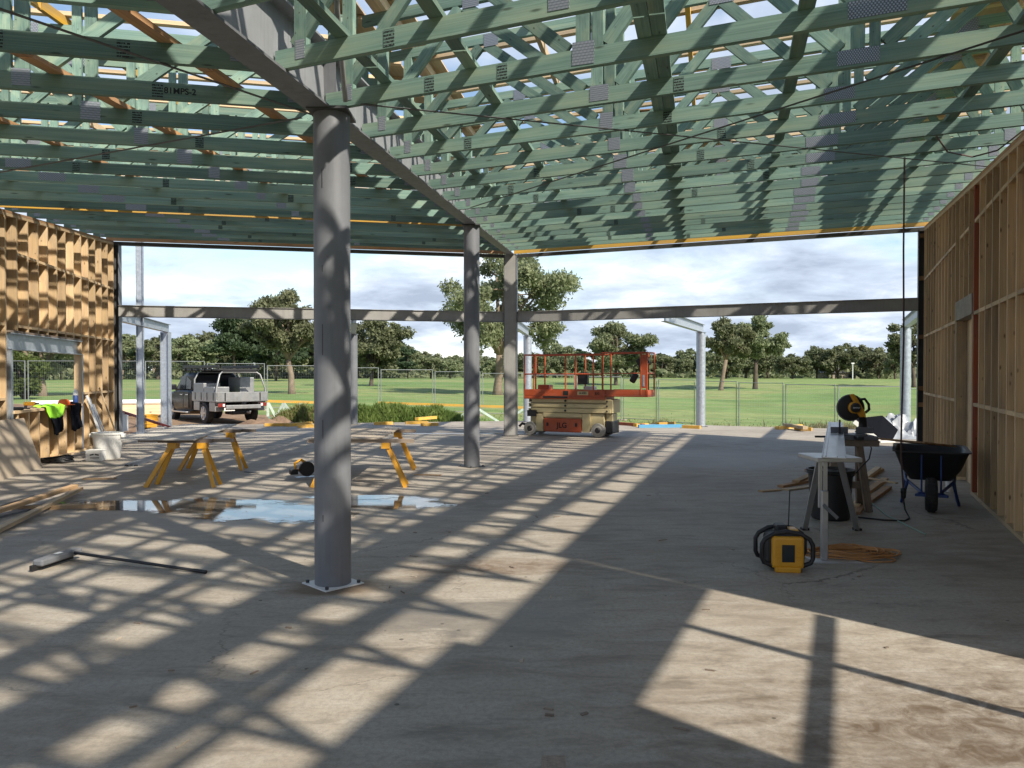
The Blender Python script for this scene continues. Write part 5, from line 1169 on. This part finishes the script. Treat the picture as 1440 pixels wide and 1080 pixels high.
for k, (x0, x1, y0, y1, zb, mt, lab) in enumerate(((372, 408, 599.5, 599, 0, m_lvl, 'yellow timber offcut on the slab edge nearest the ute'), (404, 437, 600, 597, 0, m_lvl, 'yellow timber offcut end to end with the one by the ute'), (418, 446, 601.5, 601, 0.0, m_lvl, 'yellow timber offcut half hidden by the thick column'),
        (526, 552, 597.5, 597, 0, m_lvl, 'short yellow timber offcut beside the round verandah post'), (570, 602, 596.5, 596, 0, m_lvl, 'yellow timber offcut lowest in the pile by the bank'), (586, 612, 595, 592.5, 0.09, m_lvl, 'yellow timber offcut on top of the pile by the bank'), (592, 616, 599, 598.5, 0, m_lvl, 'yellow timber offcut in front of the pile by the bank'),
        (864, 905, 597, 600, 0, m_red, 'reddish timber length on the slab edge beside the scissor lift'), (898, 960, 601.5, 601, 0, m_skyblue, 'pale blue painted timber on the slab edge'), (925, 948, 598, 597, 0, m_lvl, 'yellow timber offcut behind the pale blue timber'), (960, 985, 602, 603, 0, m_lvl, 'yellow timber block at the foot of the mid verandah post'), (893, 910, 600, 599, 0, m_lvl, 'yellow offcut between the reddish and pale blue timbers'),
        (1093, 1126, 604, 601, 0, m_lvl, 'yellow timber offcut in the pile out on the sunny apron'), (1105, 1133, 602.5, 607, 0.06, m_cream, 'pale pine offcut across the pile on the sunny apron'), (1118, 1142, 605, 606, 0, m_lvl, 'yellow timber end in the pile on the sunny apron'))):
    a_, b2_ = G(x0, y0), G(x1, y1); lumber(a_, b2_, 0.14, 0.09, mt, lab, zb, 'offcuts along the slab edge', 'timber_offcut')
t = thing('marker_peg', 'yellow-topped marker peg in the weeds by the corner post', 'peg', at(1267, 26.5, terr(*at(1267, 26.5).xy)))
obj('stake', MB().box((0, 0, 0.35), (0.05, 0.05, 1.0)), m_greytim, t); obj('tip', MB().box((0, 0, 0.95), (0.06, 0.06, 0.22)), m_lvl, t)
t = thing('marker_peg', 'short yellow marker peg out in the weeds', 'peg', at(1247, 31, terr(*at(1247, 31).xy)))
obj('stake', MB().box((0, 0, 0.3), (0.05, 0.05, 0.8)), m_greytim, t); obj('tip', MB().box((0, 0, 0.68), (0.07, 0.07, 0.30)), m_lvl, t)
t = thing('barrier_rail', 'red and white barrier rail beside the window wall end column', 'barrier', at(170, 21.6), 0)
obj('rail', MB().bar((0, 0, 0.55), (2.2, -1.6, 0.18), 0.03, 0.07), m_redlamp, t)
for x_, y_, h in ((0.15, -0.1, 0.52), (1.9, -1.38, 0.22)): obj('foot', MB().b2((x_ - 0.03, y_ - 0.15, 0), (x_ + 0.03, y_ + 0.15, h)), m_white, t)
t = thing('yellow_crate', 'yellow plastic crate on the ground between the galvanised posts', 'crate', at(209, 23.0, 0.0), 0.2)
obj('shell', MB().lathe([(0.20, 0.0), (0.22, 0.02), (0.26, 0.36), (0.28, 0.36), (0.28, 0.39), (0.25, 0.39), (0.2, 0.03), (0.0, 0.03)], 4), m_yellow, t); 
for z_ in (0.12, 0.24): obj('rib', MB().lathe([(0.225 + z_ * 0.12, z_ - 0.012), (0.24 + z_ * 0.12, z_), (0.225 + z_ * 0.12, z_ + 0.012)], 4), m_yellow, t)
# crumpled plastic and black sheet on the apron
def crumple(name, c_, rx, ry, h, mat, label, seed, n=26, sharp=1.0):
    r_ = random.Random(seed); ph = [r_.uniform(0, 6) for _ in range(10)]
    rngc = np.random.default_rng(seed); jit = rngc.uniform(-1, 1, (n + 1, n + 1))
    def fn(i, j):
        x_, y_ = (i - 0.5) * 2, (j - 0.5) * 2; e = max(0, 1 - max(abs(x_), abs(y_)) ** 2.5)
        z_ = h * e * (0.55 + 0.3 * math.sin(x_ * 4 + ph[0]) * math.sin(y_ * 3 + ph[1]) + 0.10 * jit[int(i * n + 0.5)][int(j * n + 0.5)] * sharp + 0.16 * math.sin(x_ * 9 + y_ * 6 + ph[4]) + 0.12 * math.sin(y_ * 13 - x_ * 5 + ph[5]))
        return (c_.x + x_ * rx * (1 + 0.12 * math.sin(y_ * 5 + ph[2])), c_.y + y_ * ry * (1 + 0.12 * math.sin(x_ * 5 + ph[3])), max(0.004, z_ + 0.004))
    return tag(obj(name, MB().grid(fn, n, n), mat, smooth=35), label, 'plastic sheet')
crumple('plastic_film', G(1262, 615), 0.85, 0.6, 0.62, m_plastic_clear, 'crumpled milky plastic film heaped at the foot of the corner post', 4)
crumple('plastic_film', G(1220, 616), 0.42, 0.35, 0.30, m_plastic_clear, 'crumpled white wrapping beside the black board', 6)
c_ = G(1228, 622); t = thing('black_board', 'black board propped up with white edging on the sunny apron', 'board', c_, 0.15)
mb = MB(); mb.add([(-0.55, 0, 0.55), (0.28, 0.05, 0.62), (0.72, 0.1, 0.28), (0.42, -0.1, 0.03), (0.05, -0.12, 0.03)] + [(-0.55, 0.05, 0.55), (0.28, 0.1, 0.62), (0.72, 0.15, 0.28), (0.42, -0.05, 0.0), (0.05, -0.07, 0.0)], [(0, 4, 3, 2, 1), (5, 6, 7, 8, 9), (0, 1, 6, 5), (1, 2, 7, 6), (2, 3, 8, 7), (3, 4, 9, 8), (4, 0, 5, 9)]); obj('panel', mb, m_darkcloth, t)
obj('edging', MB().bar((-0.52, -0.05, 0.50), (0.06, -0.17, 0.04), 0.03, 0.10), m_white, t); obj('edging', MB().bar((0.06, -0.17, 0.03), (0.45, -0.15, 0.03), 0.06, 0.05), m_white, t)

# ------------------------------------------------------------------ saw station
# work stand
b0 = G(1160, 789); hs = 0.90
t = thing('work_stand', 'aluminium work stand with a flat foot plate holding up the silver plank', 'stand', b0, 0.0)
obj('foot_plate', MB().prism([(-0.12, -0.10), (0.30, -0.12), (0.16, 0.16), (-0.12, 0.16)], 0.0, 0.008, 'z'), m_alu, t)
obj('post', MB().b2((-0.027, -0.02, 0.0085), (0.027, 0.02, 0.60)), m_alu, t, bev=0.004); obj('inner_post', MB().b2((-0.036, 0.022, 0.45), (-0.008, 0.045, hs - 0.04)), m_alu, t); obj('inner_post', MB().b2((0.008, 0.022, 0.45), (0.036, 0.045, hs - 0.04)), m_alu, t)
obj('clamp_lever', MB().bar((-0.02, -0.035, 0.485), (0.10, -0.035, 0.37), 0.012, 0.028, (0, 0, 1)), m_steel, t)
obj('stand_head', MB().b2((-0.085, -0.06, hs - 0.05), (0.30, 0.38, hs - 0.012)), m_alu, t, bev=0.006)
for e_, tp_ in (((0.33, 1.30, 0.0), (0.10, 0.34, hs - 0.05)), ((0.86, 1.28, 0.0), (0.27, 0.34, hs - 0.05))):
    obj('leg', MB().bar(e_, tp_, 0.05, 0.03), m_alu, t)
    obj('rubber_foot', MB().box((e_[0], e_[1], 0.012), (0.07, 0.07, 0.024)), m_black, t)
pk0, pk1 = V((b0.x + 0.03, b0.y - 0.12, hs)), V((4.72, 11.2, hs))
t = thing('silver_plank', 'long silver aluminium plank running past the mitre saw', 'plank', pk0, math.atan2(pk1.y - pk0.y, pk1.x - pk0.x)); L_ = (pk1 - pk0).length
obj('deck', MB().b2((0, -0.095, -0.008), (L_, 0.095, 0.0)), m_alu, t)
for y_ in (-0.095, -0.03, 0.06, 0.089): obj('rib', MB().b2((0, y_, 0.0005), (L_, y_ + 0.006, 0.012)), m_alu, t)
# saw bench under the saw and plank
sb = at(1197, 9.0); t = thing('saw_bench', 'rough timber bench with splayed legs under the mitre saw', 'bench', sb, -0.35)
stick('bench_top', sb + V((-0.26, 0.05, 0.80)), sb + V((0.27, -0.05, 0.80)), 0.30, 0.07, m_greytim, t)
for (x_, y_, tx, ty) in ((-0.30, -0.10, -0.20, -0.05), (-0.28, 0.25, -0.18, 0.08), (0.16, -0.12, 0.06, -0.08), (0.22, 0.25, 0.12, 0.05)): stick('leg', sb + V((x_, y_, 0.0)), sb + V((tx, ty, 0.764)), 0.045, 0.08, m_greytim, t, up=(1, 0, 0))
stick('stretcher', sb + V((-0.24, 0.02, 0.30)), sb + V((0.15, -0.01, 0.30)), 0.04, 0.08, m_greytim, t)
# mitre saw
ms = sb + V((0.02, 0.0, 0.836)); t = thing('mitre_saw', 'yellow and black mitre saw with its head raised, on the timber bench', 'saw', ms, R_(-8)); t.scale = (0.88, 0.88, 0.88)
obj('base', MB().b2((-0.27, -0.20, 0.0), (0.27, 0.22, 0.055)), m_steel, t, bev=0.012); obj('turntable', MB().cyl((0, -0.05, 0.056), (0, -0.05, 0.075), 0.17, n=30), m_steel, t, smooth=40)
obj('mitre_arm', MB().b2((-0.04, -0.36, 0.02), (0.04, -0.20, 0.06)), m_black, t, bev=0.01)
for s_ in (-1, 1): obj('fence', MB().b2((s_ * 0.05, 0.02, 0.076), (s_ * 0.27, 0.045, 0.16)), m_steel, t, bev=0.004)
obj('clamp_post', MB().cyl((-0.17, -0.02, 0.056), (-0.17, -0.02, 0.26), 0.012, n=8), m_black, t)
obj('side_extension', MB().cyl((-0.48, 0.0, 0.03), (-0.27, 0.0, 0.03), 0.014, n=8), m_black, t); 
obj('pivot_arm', MB().tube([(0.12, 0.14, 0.06), (0.17, 0.14, 0.16), (0.16, 0.12, 0.27), (0.08, 0.06, 0.34)], [0.06, 0.055, 0.05, 0.045], 10), m_black, t, smooth=50)
gd = obj('blade_guard', MB().lathe([(0.0, -0.035), (0.13, -0.035), (0.165, -0.025), (0.175, 0.0), (0.165, 0.025), (0.13, 0.035), (0.0, 0.035)], 36, (-0.03, 0.0, 0.42), 'y'), m_black, t, smooth=40)
obj('blade', MB().cyl((-0.03, -0.002, 0.42), (-0.03, 0.002, 0.42), 0.158, n=40), m_galv, gd)
obj('guard_band', MB().lathe([(0.176, -0.02), (0.181, 0.0), (0.176, 0.02)], 36, (-0.03, 0.0, 0.42), 'y'), m_steel, gd, smooth=40)
mo = obj('motor_housing', MB().lathe([(0.0, -0.17), (0.05, -0.168), (0.062, -0.15), (0.066, -0.04), (0.075, -0.036)], 24, (0.0, 0.0, 0.425), 'y'), m_black, t, smooth=40)
obj('motor_ring', MB().lathe([(0.068, -0.12), (0.078, -0.11), (0.078, -0.06), (0.068, -0.05)], 24, (0.0, 0, 0.425), 'y'), m_toolyel, mo, smooth=40)
xz_text('badge', 'DEWALT', 0.022, m_wprint, mo, 0.0, -0.1705, 0.425)
obj('yellow_arm', MB().prism([(-0.06, 0.60), (-0.01, 0.61), (0.05, 0.52), (0.135, 0.36), (0.14, 0.30), (0.07, 0.30), (0.03, 0.36), (-0.01, 0.50)], -0.10, -0.037, 'y'), m_toolyel, t, bev=0.012)
obj('handle', MB().tube([(0.06, -0.07, 0.53), (0.13, -0.07, 0.54), (0.18, -0.07, 0.47), (0.185, -0.07, 0.40), (0.14, -0.07, 0.36)], 0.018, 8), m_black, t, smooth=50)
# black tub
p = G(1181, 735); p = V((p.x, p.y + 0.23, 0)); t = thing('black_tub', 'black round plastic tub behind the work stand', 'tub', p)
obj('shell', MB().lathe([(0.185, 0.0), (0.20, 0.015), (0.232, 0.52), (0.25, 0.52), (0.255, 0.55), (0.235, 0.55), (0.222, 0.51), (0.19, 0.03), (0.0, 0.03)], 40), m_black, t, smooth=40); obj('rim_bead', MB().lathe([(0.252, 0.505), (0.262, 0.515), (0.252, 0.525)], 40), m_black, t, smooth=60)
# offcuts by the saw
rnd = random.Random(12)
offs = [(1070, 1097, 692, 690, 0.09, 0.02, 0), (1098, 1150, 686, 676, 0.09, 0.035, 0), (1105, 1150, 690, 684, 0.12, 0.02, 0.0), (1120, 1152, 682, 668, 0.10, 0.03, 0.036), (1135, 1160, 664, 662, 0.09, 0.045, 0), (1204, 1222, 716, 690, 0.09, 0.045, 0), (1212, 1246, 700, 676, 0.09, 0.045, 0), (1222, 1250, 708, 688, 0.09, 0.045, 0.0), (1205, 1236, 688, 664, 0.09, 0.045, 0.046), (1216, 1240, 676, 662, 0.09, 0.045, 0.0), (1206, 1214, 724, 712, 0.07, 0.03, 0), (1200, 1262, 678, 690, 0.05, 0.02, 0.092)]
for k, (x0, x1, y0, y1, w_, h_, zb) in enumerate(offs):
    a_, b2_ = G(x0, y0), G(x1, y1); lumber(a_, b2_, w_, h_, (m_pine, m_brown, m_cream)[k % 3], 'sawn pine offcut on the floor around the black tub', zb, 'pine offcuts around the saw', 'timber_offcut')
# site radio / charger
p = G(1112, 806); t = thing('site_radio', 'yellow and black jobsite radio with carry bars on the concrete', 'radio', (p.x, p.y + 0.14, 0), R_(-6))
obj('case', MB().b2((-0.145, -0.12, 0.012), (0.145, 0.14, 0.30)), m_black, t, bev=0.045)
fp = obj('front_panel', MB().b2((-0.128, -0.150, 0.03), (0.128, -0.10, 0.290)), m_toolyel, t, bev=0.035); obj('screen', MB().b2((-0.05, -0.1545, 0.085), (0.05, -0.1505, 0.225)), m_glass, fp, bev=0.004)
for s_ in (-1, 1):
    for k in range(5): obj('louvre', MB().b2((s_ * 0.065, -0.156, 0.10 + 0.027 * k), (s_ * 0.095, -0.1505, 0.113 + 0.027 * k)), m_toolyel, fp, bev=0.003)
obj('foot_bar', MB().b2((-0.10, -0.158, 0.0), (0.10, -0.10, 0.045)), m_toolyel, t, bev=0.01)
obj('side_panel', MB().b2((0.04, -0.03, 0.302), (0.115, 0.12, 0.325)), m_toolyel, t, bev=0.01); obj('side_panel', MB().b2((0.127, -0.02, 0.14), (0.145, 0.12, 0.28)), m_toolyel, t, bev=0.01)
for y_ in (-0.115, 0.13):
    obj('carry_bar', MB().tube([(-0.12, y_, 0.05), (-0.185, y_, 0.075), (-0.20, y_, 0.11), (-0.20, y_, 0.22), (-0.175, y_, 0.265), (-0.10, y_, 0.31), (0.0, y_, 0.325), (0.10, y_, 0.31), (0.175, y_, 0.265), (0.20, y_, 0.22), (0.20, y_, 0.11), (0.185, y_, 0.075), (0.12, y_, 0.05)], 0.019, 8), m_black, t, smooth=50)
obj('dial', MB().cyl((0.14, 0.03, 0.10), (0.165, 0.03, 0.10), 0.04, n=20), m_steel, t, smooth=40); obj('speaker_box', MB().b2((-0.06, 0.0, 0.30), (0.03, 0.13, 0.355)), m_black, t, bev=0.015)
obj('aerial', MB().cyl((0.06, 0.10, 0.32), (0.085, 0.16, 0.62), 0.005, n=6), m_black, t)
# cords
def cord(name, pts, r, mat, label): return tag(obj(name, MB().tube(pts, r, 6), mat, smooth=60), label, 'cord')
pts = []; c_ = G(1196, 780); rnd = random.Random(9)
for k in range(230):
    th = k * 0.33; rx = 0.30 + 0.10 * math.sin(k * 0.071); ry = 0.17 + 0.06 * math.sin(k * 0.053 + 1)
    pts.append(V((c_.x + rx * math.cos(th) + 0.06 * math.sin(k * 0.05), c_.y + ry * math.sin(th) + 0.05 * math.cos(k * 0.083), 0.008 + 0.028 * abs(math.sin(k * 0.031)) + 0.006 * math.sin(k * 1.7))))
l0 = G(1234, 789)
for k in range(26): pts.append(V((l0.x + 0.16 * math.cos(2.6 + k * 0.27), l0.y + 0.09 * math.sin(2.6 + k * 0.27), 0.009)))
cord('extension_lead', pts, 0.006, m_cord_o, 'orange extension lead coiled on the floor behind the site radio')
hp = at(1270, 8.65); zc = ceil_pt(1269, 218, FR).z + 0.06
pts = [V((hp.x, hp.y, zc)), V((hp.x - 0.005, hp.y, 3.0)), V((hp.x + 0.004, hp.y, 2.0)), V((hp.x - 0.012, hp.y, 1.2)), V((hp.x - 0.02, hp.y, 0.7)), V((hp.x + 0.01, hp.y, 0.32))]
cord('hanging_lead', pts, 0.010, m_cord_b, 'brown power lead hanging from the trusses down to a plug')
t = thing('lead_plug', 'dark plug joining the hanging lead and the black floor lead', 'plug', V((hp.x + 0.012, hp.y, 0.24)))
obj('plug_body', MB().lathe([(0.012, 0.08), (0.03, 0.065), (0.03, 0.02), (0.012, -0.01)], 12), m_black, t, smooth=50); obj('socket', MB().lathe([(0.026, 0.015), (0.026, -0.03), (0.012, -0.05)], 12), m_black, t, smooth=50)
e = G(1208, 729)
pts = [V((hp.x + 0.012, hp.y, 0.20)), V((hp.x + 0.005, hp.y - 0.05, 0.08)), V((hp.x - 0.03, hp.y - 0.22, 0.012)), V((hp.x - 0.15, hp.y - 0.34, 0.010)), V((hp.x - 0.35, hp.y - 0.30, 0.010)), V((e.x, e.y, 0.010))]
cord('black_lead', pts, 0.009, m_black, 'black lead curving over the floor from the plug to the tub')
cord('green_lead', [G(1208, 686, 0.05), G(1222, 704, 0.01), G(1250, 726, 0.008), G(1303, 752, 0.008)], 0.007, m_cord_g, 'pale green lead trailing across the floor past the tub')
cord('saw_lead', [ms + V((0.15, 0.02, 0.06)), ms + V((0.20, -0.05, -0.10)), ms + V((0.15, -0.10, -0.22)), ms + V((0.0, -0.18, -0.33)), ms + V((-0.12, -0.22, -0.44))], 0.007, m_black, 'black power lead looping down from the mitre saw')
pts = [ceil_pt(1306, 195, FR) + V((0, 0, 0.1)), ceil_pt(1330, 212, FR) - V((0, 0, 0.02)), ceil_pt(1365, 218, FR) - V((0, 0, 0.03)), ceil_pt(1400, 210, FR) - V((0, 0, 0.02)), ceil_pt(1438, 192, FR) + V((0, 0, 0.06))]
cord('slack_lead', pts, 0.009, m_cord_b, 'slack brown lead drooping under the trusses near the stud wall')

# ------------------------------------------------------------------ wheelbarrow (wheel towards the camera)
wp = G(1322, 721); t = thing('wheelbarrow', 'black-tray wheelbarrow on a blue frame beside the stud wall', 'wheelbarrow', (wp.x - 0.02, wp.y + 0.14, 0), R_(-27))
def tray_ring(x0, x1, y0, y1, z_): return [(x0, y0, z_), (x1, y0, z_), (x1, y1, z_), (x0, y1, z_)]
def rring(hw, y0, y1, z_, r):
    pts = []
    for cx_, cy_, a0 in ((hw - r, y0 + r, -90), (hw - r, y1 - r, 0), (-hw + r, y1 - r, 90), (-hw + r, y0 + r, 180)):
        for k in range(5): th = R_(a0 + 22.5 * k); pts.append((cx_ + r * math.cos(th), cy_ + r * math.sin(th), z_))
    return pts
mb = loft([rring(0.22, 0.10, 0.75, 0.34, 0.08), rring(0.31, 0.0, 0.85, 0.47, 0.10), rring(0.385, -0.12, 0.98, 0.68, 0.10), rring(0.41, -0.14, 1.0, 0.685, 0.10), rring(0.41, -0.14, 1.0, 0.70, 0.10), rring(0.37, -0.10, 0.96, 0.69, 0.10), rring(0.30, 0.01, 0.84, 0.48, 0.10), rring(0.20, 0.12, 0.73, 0.37, 0.08)])
obj('tray', mb, m_black, t, smooth=40)
w_ = obj('wheel', MB().lathe([(0.09, -0.05), (0.13, -0.065), (0.175, -0.062), (0.195, -0.038), (0.20, 0.0), (0.195, 0.038), (0.175, 0.062), (0.13, 0.065), (0.09, 0.05)], 40, (0, -0.12, 0.20), 'x'), m_rubber, t, smooth=40)
mb = MB()
for k in range(26):
    th = 2 * math.pi * k / 26
    for s_ in (-1, 1): mb.box((s_ * 0.022, -0.12 + 0.197 * math.cos(th), 0.20 + 0.197 * math.sin(th)), (0.030, 0.018, 0.010), M.Rotation(th - math.pi / 2, 3, 'X'))
obj('tread_lugs', mb, m_rubber, w_); obj('hub', MB().cyl((-0.085, -0.12, 0.20), (0.085, -0.12, 0.20), 0.025, n=12), m_blue, w_)
for s_ in (-1, 1):
    obj('frame_rail', MB().tube([(s_ * 0.09, -0.16, 0.20), (s_ * 0.10, -0.05, 0.215), (s_ * 0.26, 0.40, 0.30), (s_ * 0.29, 0.85, 0.42), (s_ * 0.30, 1.5, 0.62)], 0.018, 8), m_blue, t, smooth=50)
    obj('leg', MB().tube([(s_ * 0.25, 0.72, 0.40), (s_ * 0.30, 0.62, 0.05), (s_ * 0.31, 0.55, 0.018), (s_ * 0.31, 0.42, 0.018), (s_ * 0.24, 0.30, 0.30)], 0.018, 8), m_blue, t, smooth=50)
    obj('grip', MB().cyl((s_ * 0.30, 1.38, 0.585), (s_ * 0.30, 1.56, 0.64), 0.023, n=12), m_black, t, smooth=50)
    obj('stay', MB().cyl((s_ * 0.10, -0.10, 0.23), (s_ * 0.10, -0.10, 0.66), 0.010, n=8), m_blue, t)
obj('nose_bar', MB().bar((-0.17, -0.24, 0.205), (0.17, -0.24, 0.205), 0.03, 0.03), m_blue, t, bev=0.006)
for s_ in (-1, 1): obj('nose_strut', MB().bar((s_ * 0.15, -0.235, 0.205), (s_ * 0.105, -0.06, 0.212), 0.025, 0.025), m_blue, t)
rb = M.Rotation(R_(6), 3, 'Y') @ M.Rotation(R_(-3), 3, 'X')
o = obj('brown_board', MB().box((0, 0, 0), (0.62, 0.62, 0.02), M.Rotation(R_(28), 3, 'Z')), m_brown); o.matrix_basis = M.Translation(V((wp.x + 0.06, wp.y + 0.62, 0.755))) @ rb.to_4x4(); tag(o, 'brown ply board lying across the wheelbarrow tray', 'board')
o = obj('white_bottle', MB().lathe([(0.0, 0.0), (0.04, 0.0), (0.045, 0.02), (0.045, 0.16), (0.02, 0.20), (0.02, 0.23), (0.0, 0.23)], 16, (0, 0, 0)), m_white, smooth=40); o.location = G(1336, 692); tag(o, 'small white bottle on the floor behind the wheelbarrow wheel', 'bottle')
# litter on the slab
rnd = random.Random(31)
for k in range(46):
    Y = rnd.uniform(3.2, 11); X = rnd.uniform(-0.55, 0.5) * Y
    a_ = rnd.uniform(0, 3.14); ln = rnd.uniform(0.012, 0.05); d_ = V((math.cos(a_), math.sin(a_), 0)) * ln
    tag(stick('wood_chip', V((X, Y, 0.004)) - d_, V((X, Y, 0.004)) + d_, rnd.uniform(0.006, 0.018), 0.007, rnd.choice((m_greyply, m_greytim, m_greytim))), 'small wood chip on the bare concrete', 'wood chip', 'wood chips scattered on the slab')
